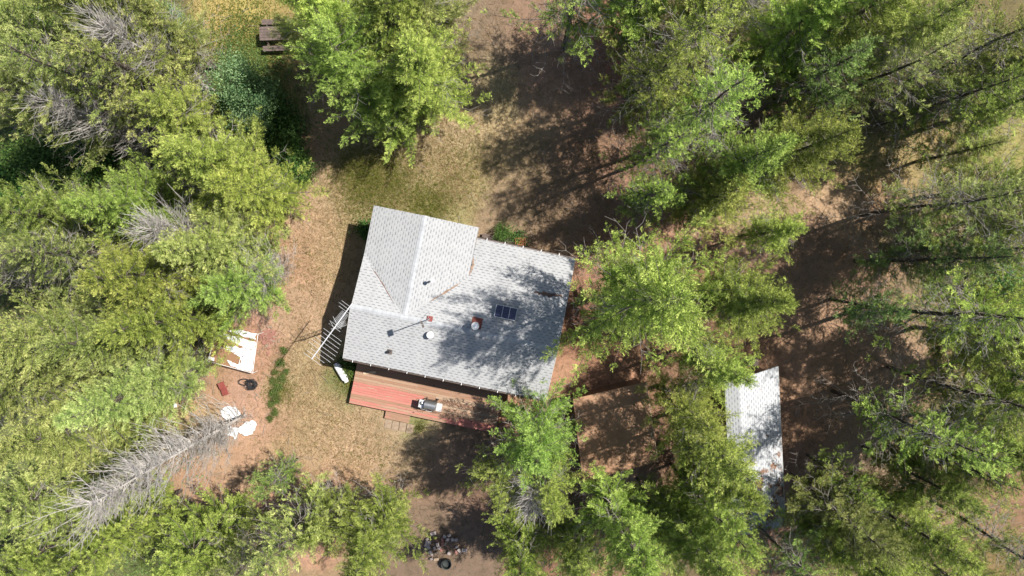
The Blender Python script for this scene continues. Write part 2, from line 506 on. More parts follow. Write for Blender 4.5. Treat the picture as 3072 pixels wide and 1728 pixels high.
def roof_plane(name, uvpts, zf, mat, parent, along, thick=0.12, lift=0.0):
    """uvpts: outline in house coordinates, zf(u,v): height; along: 'u' or 'v', direction of the courses"""
    b = MB()
    b.prism([(u, v, zf(u, v) + lift) for u, v in uvpts], thick)
    me = b.mesh(name)
    uvl = me.uv_layers.new(name='UVMap')
    sl = math.sqrt(1 + PT * PT)
    for lp in me.loops:
        co = me.vertices[lp.vertex_index].co
        uvl.data[lp.index].uv = (co.x, co.y * sl + 50) if along == 'u' else (co.y, co.x * sl + 50)
    return link_mesh(name, me, mat, parent)


zS = lambda u, v: RZ + PT * v
zN = lambda u, v: RZ - PT * v
zW = lambda u, v: RZ - PT * (2.85 - u)
zE = lambda u, v: RZ - PT * (u - 2.85)
UL, UE, VS, VN, WN = -0.02, 11.12, -2.92, 4.9, 5.47
roof = roof_plane('roof', [(UL, 0), (UL, VS), (UE, VS), (UE, 0)], zS, M['shingle'], house, 'u')
roof_plane('roof', [(2.85, 0), (UE, 0), (UE, VN), (5.70, VN), (5.70, 2.85)], zN, M['shingle'], house, 'u')
roof_plane('roof', [(UL, 0), (2.85, 0), (UL, 2.87)], zN, M['shingle'], house, 'u')
roof_plane('roof', [(2.85, 0), (2.85, WN), (UL, WN), (UL, 2.87)], zW, M['shingle'], house, 'v')
roof_plane('roof', [(2.85, 0), (5.70, 2.85), (5.70, WN), (2.85, WN)], zE, M['shingle'], house, 'v')
# ridge caps, lapped pieces
b = MB()
k = 0
x = UL - 0.01
while x < UE:
    x1 = min(x + 0.27, UE + 0.01)
    for s in (-1, 1):
        b.add([(x, 0, RZ + 0.03), (x1, 0, RZ + 0.016), (x1, s * 0.145, RZ + 0.016 - PT * 0.145), (x, s * 0.145, RZ + 0.03 - PT * 0.145)], [(0, 1, 2, 3)])
    x += 0.24
b.build('ridge_cap', M['ridge'], house)
b = MB()
y = 0.12
while y < WN:
    y1 = min(y + 0.27, WN + 0.01)
    for s in (-1, 1):
        b.add([(2.85, y, RZ + 0.03), (2.85, y1, RZ + 0.016), (2.85 + s * 0.145, y1, RZ + 0.016 - PT * 0.145), (2.85 + s * 0.145, y, RZ + 0.03 - PT * 0.145)], [(0, 1, 2, 3)])
    y += 0.24
b.build('ridge_cap', M['ridge'], house)


def patch(name, line, wd, zf, mat, seed):
    """a ragged strip lying on a roof slope; line in photo pixels at 3072/3"""
    r = random.Random(seed)
    pts = []
    for px, py in line:
        z = 3.6
        for _ in range(4):
            u, v = hv(P(px, py, z)); z = zf(u, v)
        pts.append(Vector((u, v, 0)))
    out = []
    for i in range(len(pts) - 1):
        for s in range(7):
            out.append(pts[i].lerp(pts[i + 1], s / 7))
    out.append(pts[-1])
    L, Rr = [], []
    d = (pts[-1] - pts[0]).normalized(); n = Vector((-d.y, d.x, 0))
    m = len(out)
    for i, p in enumerate(out):
        e = math.sin(math.pi * min(max(i / (m - 1), 0.04), 0.96)) ** 0.5
        L.append(p + n * wd * e * r.uniform(0.15, 1.1)); Rr.append(p - n * wd * e * r.uniform(0.15, 1.1))
    b = MB()
    for i in range(m - 1):
        b.add([(p.x, p.y, zf(p.x, p.y) + 0.012) for p in (L[i], L[i + 1], Rr[i + 1], Rr[i])], [(0, 1, 2, 3)])
    return b.build(name, mat, house)


def c1(x, y): return ((900 + x / 1.811) / 3, (550 + y / 1.811) / 3)


patch('bare_patch', [c1(942, 405), c1(938, 450), c1(918, 503)], 0.10, zE, M['bare'], 1)
patch('bare_patch', [c1(872, 540), c1(800, 585), c1(702, 645)], 0.07, lambda u, v: max(zE(u, v), zN(u, v)), M['bare'], 2)
patch('bare_patch', [c1(1270, 590), c1(1340, 605), c1(1425, 612)], 0.14, zN, M['bare_dark'], 3)
patch('bare_patch', [c1(385, 450), c1(440, 530), c1(508, 648)], 0.035, lambda u, v: max(zW(u, v), zN(u, v)), M['bare_dark'], 4)
# walls
b = MB()
zc = 0.14
pts = [(-2.5, 0), (4.5, 0), (4.5, RZ - PT * 4.5 - zc), (0, RZ - zc), (-2.5, RZ - PT * 2.5 - zc)]
for uu in (0.3, 10.8):
    b.v += [(uu, v, z) for v, z in pts]
b.f += [(0, 1, 2, 3, 4), (9, 8, 7, 6, 5)] + [(i, (i + 1) % 5, 5 + (i + 1) % 5, 5 + i) for i in range(5)]
b.build('wall', M['wall'], house)
b = MB()
pts = [(0.303, 0), (5.4, 0), (5.4, RZ - PT * 2.55 - zc), (2.85, RZ - zc), (0.303, RZ - PT * 2.547 - zc)]
for vv in (0.2, 5.15):
    b.v += [(u, vv, z) for u, z in pts]
b.f += [(0, 1, 2, 3, 4), (9, 8, 7, 6, 5)] + [(i, (i + 1) % 5, 5 + (i + 1) % 5, 5 + i) for i in range(5)]
b.build('wall', M['wall'], house)
# fascia along rakes, gutters with straps
b = MB()
for (a0, a1) in (((UL - .03, VS), (UL - .03, 0)), ((UE + .005, VS), (UE + .005, 0))):
    b.add([(a0[0], a0[1], zS(*a0) + .01), (a1[0], 0, RZ + .01), (a1[0], 0, RZ - .17), (a0[0], a0[1], zS(*a0) - .17),
           (a0[0] + .025, a0[1], zS(*a0) + .01), (a1[0] + .025, 0, RZ + .01), (a1[0] + .025, 0, RZ - .17), (a0[0] + .025, a0[1], zS(*a0) - .17)],
          [(0, 1, 2, 3), (4, 5, 6, 7), (0, 1, 5, 4), (3, 2, 6, 7), (0, 4, 7, 3)])
v1 = VN
b.add([(UE + .005, 0.005, RZ + .01), (UE + .005, v1, zN(0, v1) + .01), (UE + .005, v1, zN(0, v1) - .17), (UE + .005, 0.005, RZ - .17),
       (UE + .03, 0.005, RZ + .01), (UE + .03, v1, zN(0, v1) + .01), (UE + .03, v1, zN(0, v1) - .17), (UE + .03, 0.005, RZ - .17)],
      [(0, 1, 2, 3), (4, 5, 6, 7), (0, 1, 5, 4), (3, 2, 6, 7), (1, 2, 6, 5)])
b.build('fascia', M['fascia'], house)
for (ua, ub, vv, zz_, s) in ((UL, UE, VS, zS(0, VS), -1), (5.72, UE, VN, zN(0, VN), 1)):
    b = MB()
    z0 = zz_ - 0.16
    ys = [vv + s * 0.01, vv + s * 0.015, vv + s * 0.10, vv + s * 0.11]
    prof = [(ys[0], z0 + .1), (ys[1], z0), (ys[2], z0), (ys[3], z0 + .09)]
    for i in range(3):
        (y0, za), (y1, zb) = prof[i], prof[i + 1]
        b.add([(ua, y0, za), (ub, y0, za), (ub, y1, zb), (ua, y1, zb)], [(0, 1, 2, 3)])
    gt = b.build('gutter', M['gutter'], house)
    b = MB()
    n = int((ub - ua) / 1.0)
    for i in range(n):
        xx = ua + 0.5 + i * 1.0
        b.box(xx, xx + 0.03, min(vv + s * .0, vv + s * .12), max(vv, vv + s * .12), z0 + .105, z0 + .118)
    b.build('gutter_straps', M['white'], gt)
# openings on the walls
for (u0, u1, z0, z1, nm) in ((2.2, 3.1, 0.55, 2.55, 'door'), (4.6, 6.2, 1.3, 2.4, 'window'), (7.4, 8.6, 1.3, 2.4, 'window')):
    b = MB(); b.box(u0, u1, -2.54, -2.505, z0, z1)
    o = b.build(nm, M['white'] if nm == 'door' else M['fascia'], house)
    b = MB(); b.box(u0 + .12, u1 - .12, -2.552, -2.541, z0 + (.12 if nm == 'window' else 1.1), z1 - .12)
    b.build('pane', M['glass'], o)
b = MB(); b.box(1.6, 4.0, 5.153, 5.19, 1.1, 2.2); o = b.build('window', M['fascia'], house)
b = MB(); b.box(1.72, 3.88, 5.191, 5.2, 1.22, 2.08); b.build('pane', M['glass'], o)
b = MB(); b.box(0.26, 0.297, 1.4, 2.8, 1.1, 2.2); o = b.build('window', M['fascia'], house)
b = MB(); b.box(0.25, 0.259, 1.52, 2.68, 1.22, 2.08); b.build('pane', M['glass'], o)

# roof fittings (parts of the cabin)
def at_roof(px, py, zf, h=0):
    z = 3.6
    for _ in range(5):
        u, v = hv(P(px, py, z)); z = zf(u, v) + h
    return u, v, zf(u, v)


u, v, z = at_roof(*c1(705, 825), zS, 0.35)
b = MB(); b.lathe([(0.12, -0.05), (0.12, 0.26)], 16, Matrix.Translation((u, v, z)))
vent = b.build('roof_vent', M['galv'], house, True)
b = MB(); b.lathe([(0.19, 0.22), (0.2, 0.27), (0.17, 0.35), (0.1, 0.385), (0.02, 0.39)], 24, Matrix.Translation((u, v, z)))
b.build('vent_cap', M['white'], vent, True)
# stove flue
u, v, z = at_roof(*c1(955, 765), zN, 0.0)
u, v, z = 6.63, 0.42, zN(0, 0.42)
b = MB(); b.add([(u - .26, v - .2, zN(0, v - .2) + .015), (u + .3, v - .2, zN(0, v - .2) + .015), (u + .3, v + .36, zN(0, v + .36) + .015), (u - .26, v + .36, zN(0, v + .36) + .015)], [(0, 1, 2, 3)])
fl = b.build('flue_flashing', M['rust'], house)
b = MB(); b.lathe([(0.13, -0.1), (0.13, 0.85)], 20, Matrix.Translation((u, v, z)))
flue = b.build('stove_flue', M['galv'], house, True)
b = MB(); b.lathe([(0.19, 0.80), (0.21, 0.83), (0.21, 0.93), (0.19, 0.95), (0.17, 0.93), (0.14, 0.90), (0.03, 0.92)], 24, Matrix.Translation((u, v, z)))
b.build('flue_cap', M['alu'], flue, True)
# plumbing vents
u, v, z = at_roof(*c1(482, 915), zS, 0.2)
b = MB(); b.box(u - .13, u + .16, v - .15, v + .12, -0.01, 0.006, Matrix.Translation((0, 0, z + .018)) @ Matrix.Identity(4))
pv = b.build('vent_flashing', M['gutter'], house)
b = MB(); b.lathe([(0.085, -.05), (0.075, .28), (0.05, .285), (0.045, .2)], 14, Matrix.Translation((u, v, z))); b.build('vent_pipe', M['dark'], pv, True)
u, v, z = at_roof(*c1(722, 527), zE, 0.35)
b = MB(); b.lathe([(0.05, -.05), (0.05, .8)], 12, Matrix.Translation((u, v, z))); q2 = b.build('vent_pipe', M['white'], house, True)
b = MB(); b.lathe([(0.10, .74), (0.10, .84), (.04, .90)], 14, Matrix.Translation((u, v, z))); b.build('vent_cap', M['white'], q2, True)

# mast with a small panel aerial standing on the ridge
u, v, z = at_roof(*c1(706, 735), zN, 0.0)
mp = H(u, v, z)
mast = empty('roof_mast', mp, HA)
tag(mast, 'thin steel mast with a small panel aerial on the cabin ridge', 'aerial')
b = MB(); b.box(-.15, .15, -.16, .14, 0.02, 0.07); b.build('base_plate', M['red'], mast, bevel=.01)
mh = 3.35
b = MB(); b.tube([(0, 0, 0.03), (0, 0, mh)], 0.026, 8); b.build('pole', M['galv'], mast, True)
for a in (0, 2.1, 4.2):
    b = MB(); b.tube([(0, 0, 1.1), (.42 * math.cos(a + 3.8), .42 * math.sin(a + 3.8), 0.05)], 0.009, 5); b.build('stay', M['galv'], mast)
b = MB(); b.box(-.02, .02, -.17, .17, mh - .42, mh - .02, Matrix.Rotation(R(35), 4, 'Z')); b.build('panel_aerial', M['gutter'], mast, bevel=.008)

# solar panel on legs
cs = [at_roof(*c1(*q_), zN, 0.22) for q_ in ((1070, 658), (1182, 682), (1168, 745), (1055, 720))]
uc = sum(c_[0] for c_ in cs) / 4; vc = sum(c_[1] for c_ in cs) / 4
sp = empty('solar_panel', H(uc, vc, zN(0, vc)), HA)
tag(sp, 'small dark blue solar panel of three modules on a white frame on the cabin roof', 'solar panel')
MT = Matrix.Translation((0, 0, 0.3)) @ Matrix.Rotation(R(-4), 4, 'X')
for i in range(3):
    b = MB(); b.box(-.56 + i * .375, -.56 + i * .375 + .36, -.30, .30, 0, .02, MT); b.build('solar_module', M['solar'], sp)
b = MB()
for x0 in (-.575, -.2, .175, .55): b.box(x0, x0 + .014, -.315, .315, -.006, .027, MT)
b.box(-.575, .564, -.332, -.316, -.006, .027, MT); b.box(-.575, .564, .316, .332, -.006, .027, MT)
b.build('frame', M['white'], sp)
for x0 in (-.48, .48):
    for y0 in (-.3, .3):
        b = MB(); b.tube([(x0, y0, .29), (x0, y0 * 1.25, -PT * y0 * 1.25 + .01)], .014, 6); b.build('leg', M['galv'], sp)

# ------------------------------------------------------------------ deck, steps, pavers
deck = empty('deck', H(4.5, -4.2, 0), HA)
tag(deck, 'low wooden deck with peeling red paint along the south side of the cabin', 'deck')
verts, faces, wearv, tonev = [], [], [], []
DZ = 0.5
b = MB()
DW0, DW1, DU0, DU1 = -5.97, -2.52, 0.22, 8.9
v = DW0
k = 0
rd = random.Random(5)
while v < DW1 - 0.05:
    wdt = 0.138
    us = [DU0 - rd.uniform(0, .015)]
    cut = 4.42 if k in range(3, 9) else (rd.uniform(3, 7))
    us += [cut, DU1 + rd.uniform(0, .02)]
    for a0, a1 in zip(us[:-1], us[1:]):
        dzp = rd.uniform(-.003, .003)
        b.box(a0 + .002 - 4.5, a1 - .002 - 4.5, v + 4.2, v + wdt + 4.2, DZ - .035, DZ + dzp)
        mid = (a0 + a1) / 2
        if k < 2: wr = 0.28
        elif k == 2: wr = 0.42
        elif k == 3: wr = 0.50 if mid < 4.42 else .6
        elif k < 9: wr = 0.21 if mid < 4.42 else (0.62 if k < 6 else .75)
        elif k == 9: wr = 0.34 if mid < 4.4 else .7
        elif k == 10: wr = 0.72
        elif k == 11: wr = 0.5
        else: wr = 0.46
        if a0 > 4.6 and k < 9: wr -= .16
        tn = rd.uniform(0, 1)
        if k >= 13: tn = rd.uniform(.7, 1)
        wearv += [wr + rd.uniform(-.05, .05)] * 6; tonev += [tn] * 6
    v += 0.1445
    k += 1
me = bpy.data.meshes.new('deck_boards')
me.from_pydata(b.v, [], b.f); me.update()
attr(me, 'wear', wearv); attr(me, 'tone', tonev)
link_mesh('boards', me, M['deck'], deck)
b = MB()
b.box(DU0 - 4.5 + .03, DU1 - 4.5 - .03, DW0 + 4.23, DW0 + 4.27, .08, DZ - .037)
b.box(DU0 - 4.5 + .03, DU0 - 4.5 + .07, DW0 + 4.272, DW1 + 4.2, .08, DZ - .037)
b.box(DU1 - 4.5 - .07, DU1 - 4.5 - .03, DW0 + 4.272, DW1 + 4.2, .08, DZ - .037)
b.build('skirt', M['bark'], deck)
for uu in (.6, 3.2, 5.9, 8.4):
    b = MB(); b.box(uu - 4.55, uu - 4.45, DW0 + 4.32, DW0 + 4.42, -.1, DZ - .04); b.build('post', M['wood'], deck)
for (a0, a1, wd) in ((4.87, -3.95, .035), (4.0, -5.75, .03), (7.4, -5.6, .035)):
    b = MB(); b.lathe([(wd * 1.9, 0), (wd * 1.9, .004)], 10, Matrix.Translation((a0 - 4.5, a1 + 4.2, DZ + .004)) @ Matrix.Diagonal((1, .5, 1, 1))); b.build('knot_hole', M['dark'], deck)
step = MB()
for i in range(3):
    step.box(-.73, .73, -.25 + i * .166, -.25 + i * .166 + .16, .17, .21)
so = empty('deck_step', H(3.1, -6.26, 0), HA)
tag(so, 'low faded red wooden step below the front edge of the deck', 'step')
st_me = step.mesh('tread'); attr(st_me, 'wear', [.42] * len(st_me.polygons)); attr(st_me, 'tone', [.9] * len(st_me.polygons))
link_mesh('tread', st_me, M['deck'], so)
b = MB(); b.box(-.70, -.66, -.24, .24, -.05, .168); b.box(.66, .70, -.24, .24, -.05, .168); b.build('riser', M['bark'], so)
pv_lab = ['tan paver at the west end of the row below the deck step', 'tan paver second from the west in the row below the deck step',
          'tan paver third from the west in the row below the deck step', 'tan paver at the east end of the row below the deck step']
for i in range(4):
    b = MB(); b.box(-.2, .2, -.27, .27, -.03, .025)
    o = b.build('paver', M['paver'], bevel=.01)
    o.location = H(2.62 + i * .44, -6.85 - (i % 2) * .03, 0); o.rotation_euler = (0, 0, HA + rd.uniform(-.05, .05))
    tag(o, pv_lab[i], 'paver', 'pavers below the deck step')
b = MB(); b.box(-.38, .38, -.06, .06, 0, .035)
o = b.build('board', M['lightwood'], bevel=.004); o.location = H(1.05, -3.98, DZ + .006); o.rotation_euler = (0, 0, HA + R(18))
tag(o, 'short pale offcut board lying on the deck corner by the cabin', 'board')

# barbecue
bq = empty('barbecue', H(4.93, -4.93, DZ + .004), HA)
tag(bq, 'grey gas barbecue with closed lid and side shelves standing on the deck', 'barbecue')
b = MB()
n = 12
for i in range(n + 1):
    a = math.pi * i / n
    for xx in (-.33, .33):
        b.v.append((xx, -.25 * math.cos(a), .88 + .27 * math.sin(a)))
b.f += [(2 * i, 2 * i + 1, 2 * i + 3, 2 * i + 2) for i in range(n)]
b.f += [tuple(2 * i for i in range(n + 1)), tuple(2 * i + 1 for i in reversed(range(n + 1))), (0, 1, 2 * n + 1, 2 * n)]
lid = b.build('lid', M['steel'], bq, True)
b = MB(); b.tube([(-.17, -.25, .98), (-.17, -.32, .99), (.17, -.32, .99), (.17, -.25, .98)], .012, 6); b.build('handle', M['alu'], lid)
b = MB(); b.box(-.34, .34, -.26, .26, .66, .875); b.build('firebox', M['dark'], bq, bevel=.015)
b = MB(); b.box(-.655, -.36, -.24, .22, .84, .87); sh = b.build('side_shelf', M['alu'], bq, bevel=.02)
b = MB(); b.lathe([(.11, .872), (.11, .90), (.07, .935), (.01, .945)], 20, Matrix.Translation((-.5, .02, 0))); b.build('side_burner', M['steel'], sh, True)
b = MB(); b.box(.36, .68, -.25, .21, .84, .87); b.build('side_shelf', M['alu'], bq, bevel=.02)
b = MB(); b.tube([(-.5, -.24, .86), (-.48, -.31, .86), (-.28, -.31, .86), (-.26, -.26, .86)], .01, 6); b.build('towel_rail', M['alu'], bq)
b = MB(); b.tube([(-.42, .22, .9), (-.36, .34, .9), (.36, .34, .9), (.4, .22, .9)], .013, 6); b.build('rear_rail', M['dark'], bq)
for sx in (-.3, .3):
    for sy in (-.21, .21):
        b = MB(); b.box(sx - .02, sx + .02, sy - .02, sy + .02, .03, .66); b.build('leg', M['dark'], bq)
for sy in (-.25, .25):
    b = MB(); b.lathe([(.08, -.02), (.08, .02)], 16, Matrix.Translation((.3, sy, .08)) @ Matrix.Rotation(R(90), 4, 'X')); b.build('wheel', M['dark'], bq, True)
b = MB()
for xx in (-.2, 0, .2): b.lathe([(.03, 0), (.025, .03)], 10, Matrix.Translation((xx, -.262, .77)) @ Matrix.Rotation(R(90), 4, 'X'))
b.build('knobs', M['alu'], bq)

# propane tank lying beside the deck
tk = empty('gas_tank', P(341, 372.5, .25) * 1.0 - Vector((0, 0, .25)), R(-60))
tag(tk, 'white propane tank lying on its side in the weeds at the cabin corner', 'gas tank')
b = MB()
prof = [(.02, -.56), (.12, -.55), (.185, -.5), (.2, -.43), (.2, .40), (.185, .47), (.13, .52), (.03, .54)]
b.lathe(prof, 24, Matrix.Translation((0, 0, .21)) @ Matrix.Rotation(R(90), 4, 'Y'))
b.build('cylinder', M['white'], tk, True)
b = MB(); b.lathe([(.13, .50), (.14, .66), (.125, .66), (.12, .53)], 20, Matrix.Translation((0, 0, .21)) @ Matrix.Rotation(R(90), 4, 'Y')); b.build('collar', M['white'], tk, True)
b = MB(); b.lathe([(.17, -.62), (.17, -.52)], 20, Matrix.Translation((0, 0, .21)) @ Matrix.Rotation(R(90), 4, 'Y')); b.build('foot_ring', M['galv'], tk, True)

# ------------------------------------------------------------------ antenna tower
TP = Vector((-8.93, -3.5, 0))
tw = empty('antenna_tower', TP)
tag(tw, 'lattice antenna tower with a long comb television aerial beside the west wall of the cabin', 'antenna')
legs = [(.16 * math.cos(a), .16 * math.sin(a)) for a in (R(100), R(220), R(340))]
TH = 5.5
for lx, ly in legs:
    b = MB(); b.tube([(lx, ly, -.05), (lx * .9, ly * .9, TH)], .016, 6); b.build('leg', M['galv'], tw)
b = MB()
z = 0.2
while z < TH - .2:
    for i in range(3):
        a, c_ = legs[i], legs[(i + 1) % 3]
        b.tube([(a[0], a[1], z), (c_[0], c_[1], z + .2)], .01, 4)
        b.tube([(c_[0], c_[1], z + .2), (a[0], a[1], z + .4)], .01, 4)
    z += .4
b.build('lattice', M['galv'], tw)
b = MB(); b.tube([(0, 0, TH - .6), (0, 0, 6.35)], .022, 8); b.build('mast_pipe', M['galv'], tw)
B1 = P(311.7, 359, 6.2) - TP; B2 = P(352.5, 303, 6.2) - TP
b = MB(); b.tube([B1, B2], .03, 6); b.build('boom', M['alu'], tw)
bd = (B2 - B1).normalized(); bl = (B2 - B1).length
pe = Vector((-bd.y, bd.x, 0)) * -1
els = [(0.02, .62, .5), (.22, .62, .45), (.42, .85, .35), (.62, .92, .6), (.82, .88, .55), (1.02, .86, .52), (1.22, .8, .35), (1.42, .74, .3), (1.6, .68, .42), (1.95, .35, .35), (2.1, .30, .3)]
els += [(2.2 + i * .065, .26 - i * .006, .26 - i * .006) for i in range(11)] + [(2.95, .42, .45), (3.1, .5, .55), (3.25, .2, .5)]
for s_, r1, r2 in els:
    c_ = B1 + bd * s_
    b = MB(); b.tube([c_ + pe * r1 + Vector((0, 0, .02)), c_ - pe * r2 + Vector((0, 0, .02))], .0075, 5); b.build('element', M['alu'], tw)
for s_, sgn in ((1.9, 1), (2.15, -1)):
    c_ = B1 + bd * s_
    b = MB(); b.tube([c_, c_ + Vector((-.1, .42 * 1, .35))], .009, 5); b.build('element', M['alu'], tw)

# ------------------------------------------------------------------ picnic table
pt = empty('picnic_table', P(277.5, 34, .6) - Vector((0, 0, .6)), R(2))
tag(pt, 'weathered grey wooden picnic table half under trees north of the clearing', 'picnic table')
b = MB()
for i in range(5): b.box(-.95 + random.uniform(-.03, .0), .95, -.38 + i * .155, -.38 + i * .155 + .143, .72, .755)
b.build('tabletop', M['wood'], pt)
for s in (-1, 1):
    b = MB()
    for i in range(2):
        y0 = s * .60 + (i * .15 if s > 0 else -i * .15 - .14)
        b.box(-.92, .92, y0, y0 + .14, .42, .455)
    b.build('bench', M['wood'], pt)
for xx in (-.65, .65):
    b = MB(); b.box(xx - .02, xx + .02, -.88, .88, .37, .418); b.build('bench_rail', M['wood'], pt)
    b = MB(); b.box(xx - .025, xx + .015, -.37, .37, .64, .718); b.build('bench_rail', M['wood'], pt)
    for s in (-1, 1):
        b = MB(); b.tube([(xx + .04, s * .3, .72), (xx + .04, s * .66, 0)], .045, 4); b.build('leg', M['wood'], pt)

# ------------------------------------------------------------------ shed with white shingles on the right
SA = math.atan2(-7.42, 0.56) + R(90)                      # ridge runs along local y
NE = P(777.7, 366.4, 2.5)
shed = empty('shed', NE, 0)
tag(shed, 'long shed with a white shingled roof littered brown at its far end', 'shed')
shed.location = (NE.x, NE.y, 0)
shed.rotation_euler = (0, 0, R(3.6))
SL, SWd = 9.0, 2.45


def shed_plane(name, pts, par):
    b = MB(); b.prism(pts, .1)
    me = b.mesh(name); uvl = me.uv_layers.new(name='UVMap')
    for lp in me.loops:
        co = me.vertices[lp.vertex_index].co
        uvl.data[lp.index].uv = (co.y + 30, co.x * 1.06 + 50)
    return link_mesh(name, me, M['shingle_shed'], par)


ridge = 2.5 + SWd * .33
skew = 0.42
shed_plane('roof', [(0, 0, 2.5), (-SWd, -skew, ridge), (-SWd, -SL, ridge), (0, -SL, 2.5)], shed)
shed_plane('roof', [(-SWd, -skew, ridge), (-SWd - .7, -skew * 1.3, ridge - .25), (-SWd - .7, -SL, ridge - .25), (-SWd, -SL, ridge)], shed)
b = MB(); b.add([(-.3, -.35, 0), (-SWd - .45, -.8, 0), (-SWd - .45, -SL + .3, 0), (-.3, -SL + .3, 0),
                 (-.3, -.35, 2.44), (-SWd - .45, -.95, ridge - .3), (-SWd - .45, -SL + .3, ridge - .3), (-.3, -SL + .3, 2.44),
                 (-SWd, -.65, ridge - .12), (-SWd, -SL + .3, ridge - .12)],
                [(0, 1, 5, 8, 4), (2, 3, 7, 9, 6), (0, 4, 7, 3), (1, 2, 6, 5), (4, 8, 9, 7), (8, 5, 6, 9)])
b.build('wall', M['wall'], shed)
b = MB(); b.box(.003, .035, -SL, 0, 2.36, 2.515); b.build('fascia', M['fascia'], shed)
b = MB(); b.box(-.297, -.26, -3.2, -2.3, 0.05, 2.05); o = b.build('door', M['wood'], shed)
# box beside the shed
bx = empty('storage_box', P(753, 362.5, .55) - Vector((0, 0, .55)), R(4))
tag(bx, 'small grey lidded box standing at the north end of the long shed', 'box')
b = MB(); b.box(-.3, .3, -.22, .2, 0, .48); b.build('bin', M['gutter'], bx, bevel=.01)
b = MB(); b.box(-.32, .32, -.21, .23, .485, .53); b.build('lid', M['wood'], bx, bevel=.01)

# low flat roofed lean-to
fr_ = [P(645.5, 382, 2.1), P(573, 399, 2.0), P(583, 482, 2.0), P(657.5, 462, 2.1)]
lt = empty('lean_to', (fr_[0].x, fr_[0].y, 0), 0)
tag(lt, 'low flat roofed lean-to covered in brown needles between the cabin and the shed', 'shed')
o0 = Vector((fr_[0].x, fr_[0].y, 0))
b = MB(); b.prism([p - o0 for p in fr_], .08); b.build('roof', M['flatroof'], lt)
cen = sum((p - o0 for p in fr_), Vector()) / 4
b = MB()
ws = [cen + (p - o0 - cen) * .94 for p in fr_]
b.add([(p.x, p.y, 0) for p in ws] + [(p.x, p.y, p.z - .083) for p in ws], [(0, 1, 2, 3), (4, 5, 6, 7)] + [(i, (i + 1) % 4, 4 + (i + 1) % 4, 4 + i) for i in range(4)])
b.build('wall', M['wall'], lt)
b = MB()
e0, e1 = fr_[0] - o0, fr_[3] - o0
dd = (e1 - e0).normalized(); nn = Vector((-dd.y, dd.x, 0))
b.add([e0 + nn * .004 + Vector((0, 0, .02)), e1 + nn * .004 + Vector((0, 0, .02)), e1 + nn * .05 + Vector((0, 0, .02)), e0 + nn * .05 + Vector((0, 0, .02)),
       e0 + nn * .004 + Vector((0, 0, -.1)), e1 + nn * .004 + Vector((0, 0, -.1)), e1 + nn * .05 + Vector((0, 0, -.1)), e0 + nn * .05 + Vector((0, 0, -.1))],
      [(0, 1, 2, 3), (4, 5, 6, 7), (0, 1, 5, 4), (3, 2, 6, 7), (0, 3, 7, 4), (1, 2, 6, 5)])
b.build('edge_board', M['lightwood'], lt)

# ------------------------------------------------------------------ plastic sheeted frame on the left
gh = empty('cold_frame', P(235, 350, 0), 0)
G0 = gh.location
tag(gh, 'low cold frame covered with clear plastic, its glare built as ragged white patches, west of the cabin', 'cold frame')
gc = [P(218.2, 329, .85), P(258.3, 334, .85), P(252.9, 373, .7), P(207.9, 361, .7)]
gc = [p - G0 for p in gc]
t = NT('clear_brown_plastic')
d = t.n('ShaderNodeBsdfPrincipled', {'Base Color': lin((205, 160, 125), .6), 'Roughness': 0.15})
tr = t.n('ShaderNodeBsdfTransparent', {'Color': (1, 1, 1)})
mx = t.n('ShaderNodeMixShader', {0: .45, 1: d.outputs[0], 2: tr.outputs[0]})
t.t.links.new(mx.outputs[0], t.out.inputs[0])
M['clear'] = t.m
b = MB(); b.prism(gc, .012); b.build('roof_sheet', M['clear'], gh)


def gq(a, c_, dz=.02):
    p = gc[0].lerp(gc[1], a).lerp(gc[3].lerp(gc[2], a), c_)
    return p + Vector((0, 0, dz))


def ragged(pts, amp, sub, seed):
    r = random.Random(seed); out = []
    for i in range(len(pts)):
        a, c_ = Vector(pts[i]), Vector(pts[(i + 1) % len(pts)])
        for s in range(sub):
            p = a.lerp(c_, s / sub); out.append((p.x + r.uniform(-amp, amp), p.y + r.uniform(-amp, amp)))
    return out


for i, (poly, amp) in enumerate(((((0, .08), (.3, .12), (.97, .2), (.98, .42), (.72, .4), (.35, .27), (.0, .2)), .015),
                    (((.75, .42), (.985, .42), (.98, .98), (.62, .98), (.7, .8)), .02),
                    (((.28, .45), (.5, .42), (.76, .40), (.72, .72), (.55, .6), (.42, .56)), .035),
                    (((.40, .82), (.62, .88), (.82, .86), (.8, .97), (.5, .97)), .015),
                    (((0.0, .86), (.13, .86), (.13, .95), (.0, .96)), .012),
                    (((.15, .0), (.5, -.05), (.95, .0), (.95, .13), (.55, .09)), .02))):
    pl = ragged(poly, amp, 5, i)
    b = MB(); vs = [gq(x, y, .02 + .006 * i) for x, y in pl]
    b.add(vs, [tuple(range(len(vs)))]); b.build('white_glare', M['tarp'], gh)  # opaque white pieces standing in for glare on the clear plastic
for a, c_ in ((0, 0), (1, 0), (1, 1), (0, 1), (.5, 0), (.5, 1)):
    p = gq(a, c_, -.02); b = MB(); b.tube([(p.x, p.y, 0), p], .016, 5); b.build('post', M['white'], gh)
for a0, a1 in (((0, 0), (1, 0)), ((1, 0), (1, 1)), ((1, 1), (0, 1)), ((0, 1), (0, 0)), ((.72, .3), (.66, 1)), ((.0, .5), (.4, .55))):
    b = MB(); b.tube([gq(*a0, .05), gq(*a1, .05)], .016, 4); b.build('rail', M['white'], gh)

